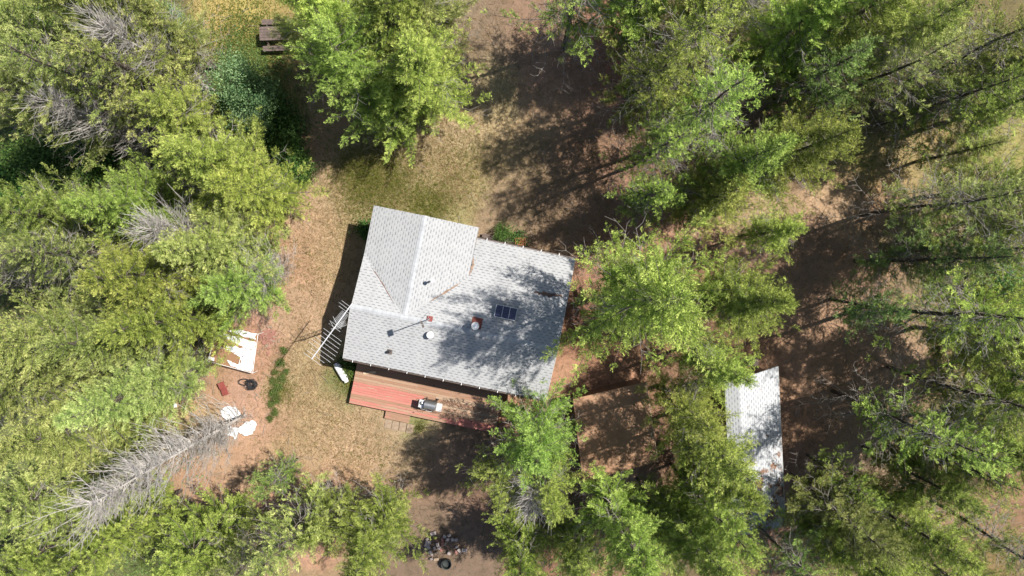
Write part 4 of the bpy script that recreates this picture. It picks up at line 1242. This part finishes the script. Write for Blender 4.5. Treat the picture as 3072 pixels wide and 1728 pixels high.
# crown centre as surveyed in the photo, height, crown radius, variant, tone, label
YG, GR, OL, BG, DG = (1.12, 1.09, .85), (1.0, 1.05, .82), (1.12, 1.04, 1.1), (.85, 1.0, 1.05), (.85, .92, .85)
TREES = [
    # right of the cabin
    (652, 305, 19.5, 3.9, 6, YG, 'big bright green pine overhanging the east end of the cabin roof'),
    (693, 412, 13, 2.1, 4, YG, 'bright pine in the gap between the needle covered lean-to and the long shed'),
    (728, 478, 12, 1.8, 0, YG, 'narrow bright pine overlapping the lower west edge of the long shed roof'),
    (748, 300, 14, 2.6, 2, GR, 'green pine filling the east side of the biggest pine beside the cabin'),
    (690, 48, 16, 2.8, 3, YG, 'tall pine at the top edge above the east side of the clearing'),
    (655, 80, 14, 2.5, 1, YG, 'light green pine on the west rim of the trees right of the clearing'),
    (708, 112, 16, 2.8, 3, GR, 'full pine in the middle of the stand northeast of the clearing'),
    (660, 145, 13, 2.4, 3, GR, 'sparse pine shading the reddish dirt on the clearing east edge'),
    (735, 165, 15, 2.3, 4, GR, 'dense pine between the northeast stand and the sunlit orange dirt'),
    (800, 150, 15, 2.6, 0, YG, 'yellow green pine standing north of the bare dirt patch east of the stand'),
    (715, 200, 12, 2.4, 4, YG, 'bright small pine just north of the biggest pine beside the cabin'),
    (650, 190, 11, 1.8, 1, GR, 'slim pine throwing branch shadows toward the back of the cabin'),
    (578, -8, 15, 3.3, 3, YG, 'pine whose hanging branch tips enter at the top edge above the clearing'),
    (800, 20, 15, 2.8, 0, YG, 'brightest yellow green pine along the top edge right of centre'),
    (862, 15, 16, 3.0, 2, YG, 'broad leaning pine on the top edge left of the dark trunk shadow'),
    (825, 75, 13, 2.3, 1, DG, 'dull shaded pine under the taller pines near the top edge'),
    (890, 70, 14, 2.6, 3, OL, 'pine with many grey dead twigs above the yellow mossy clearing'),
    (905, 40, 14, 2.3, 4, GR, 'slim pine left of the diagonal trunk shadow near the top'),
    (985, 45, 15, 2.8, 3, OL, 'open olive pine close to the top right corner'),
    (960, 95, 13, 2.4, 1, GR, 'thin see-through pine north of the yellow mossy clearing'),
    (1015, 100, 13, 2.6, 1, GR, 'pine on the right edge just above the yellow mossy clearing'),
    (775, 232, 9, 1.6, 4, YG, 'young pine beside the bare dirt northeast of the biggest pine'),
    # right edge
    (945, 205, 14, 2.6, 3, OL, 'thin branched pine south of the yellow mossy clearing'),
    (1005, 185, 13, 2.5, 1, GR, 'pine on the right edge just below the yellow mossy clearing'),
    (1000, 250, 16, 3.0, 3, GR, 'tall open pine on the right edge at mid height'),
    (930, 262, 13, 2.4, 1, BG, 'bluish pine overhanging the shaded dirt at the right'),
    (875, 305, 9, 1.8, 1, BG, 'low bluish green pine alone in the dappled dirt'),
    (975, 320, 17, 3.1, 3, YG, 'tall pine whose dark bare trunk shows above dappled dirt at the right'),
    (1020, 345, 15, 2.8, 0, YG, 'leafy pine cut by the right edge south of the open pines'),
    (985, 395, 15, 2.8, 3, GR, 'open crowned pine south of the tall bare trunk pine'),
    (915, 425, 15, 2.7, 3, GR, 'leaning open pine southeast of the long shed'),
    (1010, 450, 14, 2.7, 0, YG, 'bright pine on the lower right edge'),
    (955, 465, 12, 2.4, 1, GR, 'sparse pine in the lower right with bare dirt around it'),
    (848, 482, 9, 1.5, 1, GR, 'small pine at the southeast corner of the long shed'),
    (850, 520, 13, 2.4, 5, OL, 'wide pine south of the long shed with dead twigs below'),
    (905, 530, 13, 2.6, 0, YG, 'bright pine on the lower right border of the brown gap'),
    (860, 560, 14, 2.6, 2, YG, 'dense pine at the bottom edge south of the long shed'),
    (790, 560, 12, 2.3, 3, DG, 'dark thin pine in the bottom gap below the long shed'),
    (950, 575, 12, 2.3, 1, GR, 'pine at the bottom edge near the lower right corner'),
    (1000, 540, 13, 2.6, 3, DG, 'shaded open pine in the lower right corner'),
    (925, 480, 11, 2.2, 4, GR, 'medium pine above the brown gap in the lower right'),
    (965, 150, 8, 1.8, 1, OL, 'small twiggy pine on the yellow mossy clearing'),
    # between lean-to and shed
    (712, 366, 12, 1.9, 4, YG, 'dense pine pressed against the west side of the long shed'),
    (710, 448, 14, 2.2, 4, YG, 'tall pine hiding the middle of the long shed roof'),
    (708, 512, 14, 2.2, 5, YG, 'wide yellow green pine at the southwest corner of the long shed'),
    (700, 548, 14, 2.7, 2, YG, 'dense pine at the bottom edge left of the long shed'),
    (622, 532, 15, 2.6, 0, YG, 'full bright pine at the bottom south of the needle covered lean-to'),
    (652, 505, 8, 1.5, 1, DG, 'shaded pine at the south end of the needle covered lean-to'),
    (575, 555, 9, 2.0, 4, GR, 'medium pine at the bottom edge right of the fire ring'),
    (522, 560, 12, 1.9, 0, YG, 'small bright pine at the bottom edge beside the fire ring'),
    # south of cabin
    (538, 446, 12.5, 2.7, 5, GR, 'open pine with grey twigs overhanging the southeast cabin corner and deck'),
    (548, 480, 12, 1.9, 4, YG, 'bright pine just south of the pine that overhangs the deck'),
    (498, 482, 11, 1.9, 1, GR, 'lower shaded pine between the deck and the fire ring'),
    (372, 545, 13, 2.5, 2, YG, 'dense pine at the bottom edge left of the fire ring'),
    (325, 520, 9, 1.9, 4, GR, 'medium pine at the bottom between the fire ring pine and the twiggy pine'),
    (292, 530, 13, 2.5, 1, OL, 'twiggy half bare pine at the bottom south of the dirt yard'),
    (275, 480, 7, 1.4, 1, DG, 'small twiggy pine on dirt east of the dead grey tree'),
    (245, 562, 12, 2.4, 3, OL, 'open pine over dark shade at the bottom edge'),
    # lower left
    (185, 555, 13, 2.8, 2, YG, 'yellow green pine at the bottom south of the dead grey tree'),
    (110, 540, 13, 2.6, 0, YG, 'pine directly below the tip of the dead grey tree'),
    (45, 500, 14, 2.8, 5, OL, 'pine on the left edge beside the dead grey tree tip'),
    (35, 555, 14, 2.8, 0, YG, 'pine in the bottom left corner'),
    (60, 430, 15, 3.2, 2, OL, 'smooth light olive pine on the left edge above the dead grey tree'),
    (120, 400, 13, 2.7, 2, OL, 'light olive pine north of the fallen trunk'),
    (15, 390, 14, 2.9, 0, OL, 'light pine cut by the left edge at lower mid height'),
    (165, 382, 9, 2.0, 4, OL, 'low olive pine beside the dirt west of the cold frame'),
    # left middle
    (170, 315, 14, 2.7, 0, YG, 'pine just northwest of the cold frame'),
    (238, 283, 11, 2.3, 5, GR, 'pine at the edge of the dirt yard directly west of the cabin'),
    (120, 335, 14, 2.8, 5, OL, 'pine above the dark gap west of the cold frame'),
    (50, 335, 15, 3.0, 2, OL, 'pine on the left side below the bare grey branches'),
    (150, 270, 15, 2.9, 0, YG, 'tall pine in the middle of the western stand'),
    (215, 248, 13, 2.9, 2, OL, 'pine east of the middle western pine with bare twigs beside it'),
    (85, 255, 14, 2.7, 3, OL, 'half bare pine with grey branches west of the middle western pine'),
    (25, 262, 14, 2.8, 3, OL, 'mostly grey branched pine on the left edge at mid height'),
    (55, 222, 15, 2.6, 0, GR, 'pine on the left side above the bare grey branches'),
    (130, 205, 13, 2.8, 2, GR, 'pine south of the dark green gap in the western stand'),
    # upper left
    (215, 165, 13, 3.0, 0, YG, 'bright pine west of the shaded dark green bushes'),
    (250, 190, 11, 2.8, 2, YG, 'bright pine at the east tip of the western stand over the dirt'),
    (180, 118, 11, 2.7, 5, YG, 'yellow green pine south of the blue green leafy tree'),
    (42, 96, 15, 2.9, 5, OL, 'pine on the left edge above the dark green gap'),
    (95, 75, 15, 3.0, 3, OL, 'pine with tangled grey branches west of the blue green leafy tree'),
    (140, 70, 14, 2.7, 1, OL, 'half bare pine just west of the shaded northern gap'),
    (30, 40, 16, 3.0, 2, OL, 'pine close to the top left corner'),
    (100, 20, 15, 3.1, 0, OL, 'pine on the top edge right of the corner pine'),
    (150, 25, 13, 2.6, 4, OL, 'pine on the top edge beside the yellow mossy ground'),
    # north of the cabin
    (330, 15, 14, 2.8, 0, YG, 'bright pine at the top edge right of the picnic table'),
    (385, 25, 15, 2.9, 2, YG, 'full pine at the top edge left of the shaded brown gap'),
    (425, 12, 13, 2.4, 4, OL, 'pine with grey twigs at the top edge bordering the brown gap'),
    (360, 72, 14, 2.9, 5, GR, 'pine in the middle of the stand north of the cabin'),
    (420, 72, 13, 2.9, 0, YG, 'yellow green pine at the east tip of the stand north of the cabin'),
    (395, 105, 9, 2.2, 2, YG, 'lowest bright pine at the south tip of the stand north of the cabin'),
    (298, 38, 8, 1.5, 4, OL, 'small pine with grey twigs touching the picnic table'),
    # just outside the frame
    (1075, 215, 16, 3.0, 5, GR, 'pine beyond the right edge at upper mid height'),
    (1075, 40, 16, 3.0, 2, GR, 'pine beyond the top right corner'),
    (1080, 390, 16, 3.0, 0, GR, 'pine beyond the right edge at lower mid height'),
    (740, -25, 16, 3.0, 0, GR, 'pine beyond the top edge right of centre'),
    (650, -15, 15, 2.8, 2, GR, 'pine beyond the top edge above the northeast stand'),
]
for i, (cx, cy, h, rad, vi, tone, lab) in enumerate(TREES):
    p = P(cx, cy, .55 * h)
    rmx = [3.0, 2.7, 3.0, 3.2, 2.6, 3.4, 4.1][vi]
    rr_ = random.Random(i * 31 + 5)
    vv_ = rr_.uniform(.82, 1.1)
    if cx < 300: rad *= .93
    tn = tuple(c_ * rr_.uniform(.96, 1.04) * vv_ * (1.14 if cx < 300 else 1.1) for c_ in tone)
    plant_tree(VAR[vi], (p.x, p.y, 0), rad / rmx * 1.14, h * .92 / 16.0, rr_.uniform(0, 6.28), 'pine_tree', lab, 'tree', 'pines around the cabin', tn,
               (rr_.uniform(-.03, .03), rr_.uniform(-.03, .03)))

# dead grey tree
dv = deadtree(9)
for m_ in dv.values(): m_.materials.append(M['deadwood'])
plant_tree(dv, (-15.75, -9.25, 0), .9, .95, 1.0, 'dead_tree', 'tall dead grey tree without needles leaning into the lower left', 'tree')
# the bare twiggy snag and smaller dead ones
sv = deadtree(21, 7.5, 1.7)
for m_ in sv.values(): m_.materials.append(M['deadwood'])
for cx, cy, hh, lab in ((38, 255, 11, 'bare grey snag tangled among the pines at the left edge'), (530, 476, 9, 'bare whitish snag between two green pines south of the cabin'),
                        (195, 232, 10, 'bare grey snag in the western stand near the dirt yard'), (728, 15, 11, 'bare twiggy snag at the top edge among the northeast stand'),
                        (105, 120, 10, 'bare snag over the dark gap in the upper left'), (160, 60, 11, 'bare grey snag at the edge of the northern shade'), (262, 268, 6, 'small bare grey snag at the edge of the dirt yard')):
    p = P(cx, cy, .55 * hh)
    plant_tree(sv, (p.x, p.y, 0), 1.0, hh / 7.5, cx * .7, 'dead_tree', lab, 'tree', 'bare snags among the pines')

# leafy trees and shrubs
BL = [broadleaf(31, 5.0, 1.7, 60, 'leaf_blue', .095, 190), broadleaf(32, 1.8, 1.0, 40, 'leaf', .075, 110), broadleaf(33, 1.1, .8, 26, 'leaf', .07, 90), broadleaf(34, .45, .45, 14, 'leaf', .07, 60)]
SHR = [
    (238, 82, 0, .95, 1.6, (1.0, 1.12, 1.0), 'leafy_tree', 'blue green leafy tree at the north edge of the western stand'),
    (243, 118, 0, .7, 1.1, (1.0, 1.05, 1.05), 'leafy_tree', 'smaller blue green leafy tree south of the larger one'),
    (162, 22, 0, .75, .8, (.85, 1.05, .9), 'leafy_tree', 'green leafy tree beside the yellow mossy ground at the top'),
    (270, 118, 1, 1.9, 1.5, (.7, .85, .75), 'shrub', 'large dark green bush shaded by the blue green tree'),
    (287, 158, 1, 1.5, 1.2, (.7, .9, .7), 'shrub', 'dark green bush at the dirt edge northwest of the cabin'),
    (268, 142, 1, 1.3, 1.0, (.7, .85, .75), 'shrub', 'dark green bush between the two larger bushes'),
    (300, 172, 2, 1.2, 1.0, (.9, 1, .8), 'shrub', 'low green bush nearest the dirt yard northwest of the cabin'),
    (502, 232, 2, .9, 1.0, (.9, 1.1, .9), 'shrub', 'leafy green shrub behind the planter box north of the cabin'),
    (518, 240, 3, 1.3, 1.2, (.8, 1.0, .9), 'shrub', 'low leafy shrub along the north eave of the cabin'),
    (350, 372, 3, 1.5, 1.0, (1.0, 1.1, .8), 'shrub', 'bright green weeds beside the propane tank'),
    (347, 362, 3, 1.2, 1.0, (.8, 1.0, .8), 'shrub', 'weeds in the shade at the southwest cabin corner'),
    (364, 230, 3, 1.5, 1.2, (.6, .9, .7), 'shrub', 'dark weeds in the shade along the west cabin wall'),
    (1010, 292, 1, 2.0, 1.8, (.8, 1.05, 1.1), 'shrub', 'blue green leafy bush low on the right edge'),
    (30, 160, 1, 2.0, 1.4, (.8, .95, .75), 'shrub', 'dark green bush in the gap at the left edge'),
    (85, 150, 1, 1.9, 1.2, (.8, 1.05, .8), 'shrub', 'green bush beside a short bare trunk in the western gap'),
    (5, 185, 1, 2.0, 1.3, (.7, 1, .8), 'shrub', 'green bush cut by the left edge below the gap'),
    (60, 180, 1, 1.8, 1.3, (1.2, 1.1, 1.1), 'shrub', 'pale green bush below the western gap'),
    (215, 110, 1, 1.3, 1.1, (.9, 1.1, .8), 'shrub', 'green bush between the blue green trees and the pines'),
    (25, 10, 1, 1.6, 1.4, (1, 1.1, .8), 'shrub', 'bush in the top left corner below the pines'),
    (925, 440, 2, 1.2, .8, (1.2, 1.1, .5), 'shrub', 'yellowish bush on the dirt in the lower right'),
]
for cx, cy, vi, sxy, sz, col_, nm, lab in SHR:
    p = P(cx, cy, [3, 1.0, .6, .2][vi] * sz)
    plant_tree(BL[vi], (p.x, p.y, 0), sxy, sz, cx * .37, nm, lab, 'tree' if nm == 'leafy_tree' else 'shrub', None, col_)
# row of weeds along the path
wl = [(285, 350), (281, 362), (287, 371), (276, 372), (283, 378), (279, 386), (274, 392), (277, 399), (272, 404), (276, 412), (271, 418), (273, 380)]
for i, (cx, cy) in enumerate(wl):
    p = P(cx, cy, 0)
    plant_tree(BL[3], (p.x, p.y, 0), rd.uniform(.45, .8), rd.uniform(.5, .8), i * 1.3, 'weed_clump', 'bright green weed clump in the row along the dirt path west of the deck', 'weed', 'weeds in the row along the dirt path', (1.25, 1.15, 1.1))

# fallen trunk
fa, fb = P(75, 432, .15), P(162, 396, .15)
ft = empty('fallen_tree', (0, 0, 0), 0)
tag(ft, 'grey fallen tree trunk with broken twigs north of the dead grey tree', 'log')
b = MB(); b.tube([fa, fa.lerp(fb, .3) + Vector((.1, 0, .03)), fa.lerp(fb, .7), fb], [.07, .10, .12, .15], 8); b.build('trunk', M['twig'], ft, True)
pol = []
for i in range(70):
    s_ = rd.random(); p0 = np.array(fa.lerp(fb, s_)); a = rd.uniform(0, 6.28)
    d_ = np.array([math.cos(a), math.sin(a), rd.uniform(0, .5)]); L = rd.uniform(.3, 1.0)
    pol.append((np.array([p0, p0 + d_ * L * .5 + rng.normal(0, .04, 3), p0 + d_ * L]), [.014, .01, .006]))
me = np_mesh('branches', *fast_tubes(pol, 3)); link_mesh('branches', me, M['twig'], ft)

# ------------------------------------------------------------------ ground cover
KEEP = [(H(5.5, 1.0), 6.6)]


def in_house(x, y):
    u_ = (x - HO.x) * cu + (y - HO.y) * su; v_ = -(x - HO.x) * su + (y - HO.y) * cu
    return ((u_ > .1) & (u_ < 11) & (v_ > -6.1) & (v_ < 4.7)) | ((u_ > .1) & (u_ < 5.6) & (v_ > 0) & (v_ < 5.3)) | ((u_ > 2.2) & (u_ < 4.3) & (v_ > -7.3) & (v_ < -5))


def scatter(zones, name, mat, label, lo, hi, wd, spread, blades=1, lay=.5):
    """zones: px, py, radius px, count"""
    C_ = []
    for px, py, rad, cnt in zones:
        c_ = P(px, py, 0); s_ = rad * .0586
        q_ = rng.normal(0, .5, (cnt, 2)) * s_ + [c_.x, c_.y]
        C_.append(q_)
    q_ = np.concatenate(C_)
    q_ = q_[~in_house(q_[:, 0], q_[:, 1])]
    p = np.repeat(np.column_stack([q_, np.zeros(len(q_))]), blades, 0)
    n_ = len(p)
    tn = np.repeat(rng.uniform(0, 1, len(q_)), blades)
    p[:, :2] += rng.normal(0, spread, (n_, 2))
    d = unit(np.column_stack([rng.normal(0, 1, (n_, 2)), rng.uniform(.1, 1.0, n_) * (2 * (1 - lay))]))
    nr = unit(rng.normal(0, .6, (n_, 3)) + [0, 0, 1])
    v, f = quads_from(p, d, nr, rng.uniform(lo, hi, n_), rng.uniform(.6, 1.2, n_) * wd)
    me = np_mesh(name, v, f); attr(me, 'tint', np.clip(tn * .6 + rng.uniform(0, .5, n_), 0, 1))
    o = link_mesh(name, me, mat)
    return tag(o, label, 'ground cover', kind='stuff')


scatter([(430, 150, 60, 5000), (380, 190, 50, 4500), (330, 230, 60, 4000), (300, 280, 60, 3000), (320, 420, 70, 5000), (370, 470, 60, 3500), (470, 110, 60, 3500), (300, 370, 50, 3000),
         (540, 150, 70, 3000), (450, 190, 40, 2500), (570, 210, 70, 2500), (480, 40, 60, 2200), (300, 480, 50, 1500)], 'dry_grass', M['straw'], 'short dry straw coloured grass covering the clearing', .06, .17, .018, .06, 2, .75)
scatter([(330, 420, 90, 500), (310, 260, 70, 400), (370, 470, 70, 350), (560, 180, 90, 500), (385, 180, 40, 3200), (430, 205, 24, 1500), (360, 170, 26, 900), (415, 426, 10, 250), (350, 376, 16, 500), (280, 390, 16, 400), (345, 170, 30, 500), (460, 165, 40, 900), (365, 195, 30, 900), (375, 140, 30, 400)],
        'green_grass', M['grass'], 'greener longer grass in the clearing north of the cabin', .08, .24, .02, .07, 3, .6)
scatter([(30, 180, 60, 1600), (90, 160, 40, 900), (60, 60, 90, 1600), (60, 330, 90, 1800), (170, 240, 70, 1200), (60, 500, 90, 2600), (120, 430, 60, 1400), (230, 90, 50, 900), (270, 130, 40, 800), (250, 60, 40, 500), (150, 550, 60, 900),
         (120, 290, 60, 900), (960, 60, 70, 500), (860, 100, 70, 500), (960, 420, 70, 500), (1000, 300, 60, 600), (560, 540, 50, 350)],
        'undergrowth', M['leaf'], 'low leafy undergrowth on the forest floor', .07, .16, .07, .16, 7, .5)
scatter([(240, 20, 50, 1500), (250, 60, 40, 900), (200, 40, 40, 600), (900, 150, 60, 900), (980, 145, 50, 700), (990, 560, 50, 600), (280, 80, 40, 500)], 'moss', M['grass'], 'yellow green moss and low grass at the clearings', .05, .14, .03, .08, 4, .7)

# twigs and sticks on the ground
for nm, cnt, mt, r0, L0, L1, lab in (('twig_litter', 5200, M['bark'], .009, .08, .5, 'dark fallen twigs littering the ground'), ('stick_litter', 1500, M['twig'], .013, .15, .8, 'pale broken sticks littering the ground')):
    pol = []
    for i in range(cnt):
        x, y = rng.uniform(-29, 30), rng.uniform(-18, 16)
        if in_house(np.array(x), np.array(y)): continue
        if nm == 'stick_litter' and -13 < x < 1 and rng.random() < .8: continue
        a = rng.uniform(0, 6.28); L = rng.uniform(L0, L1)
        d_ = np.array([math.cos(a), math.sin(a), rng.uniform(0, .12)])
        p0 = np.array([x, y, .02])
        pol.append((np.array([p0, p0 + d_ * L * .5 + rng.normal(0, .03, 3), p0 + d_ * L]), [r0, r0 * .8, r0 * .5]))
    me = np_mesh(nm, *fast_tubes(pol, 3)); o = link_mesh(nm, me, mt); tag(o, lab, 'litter', kind='stuff')
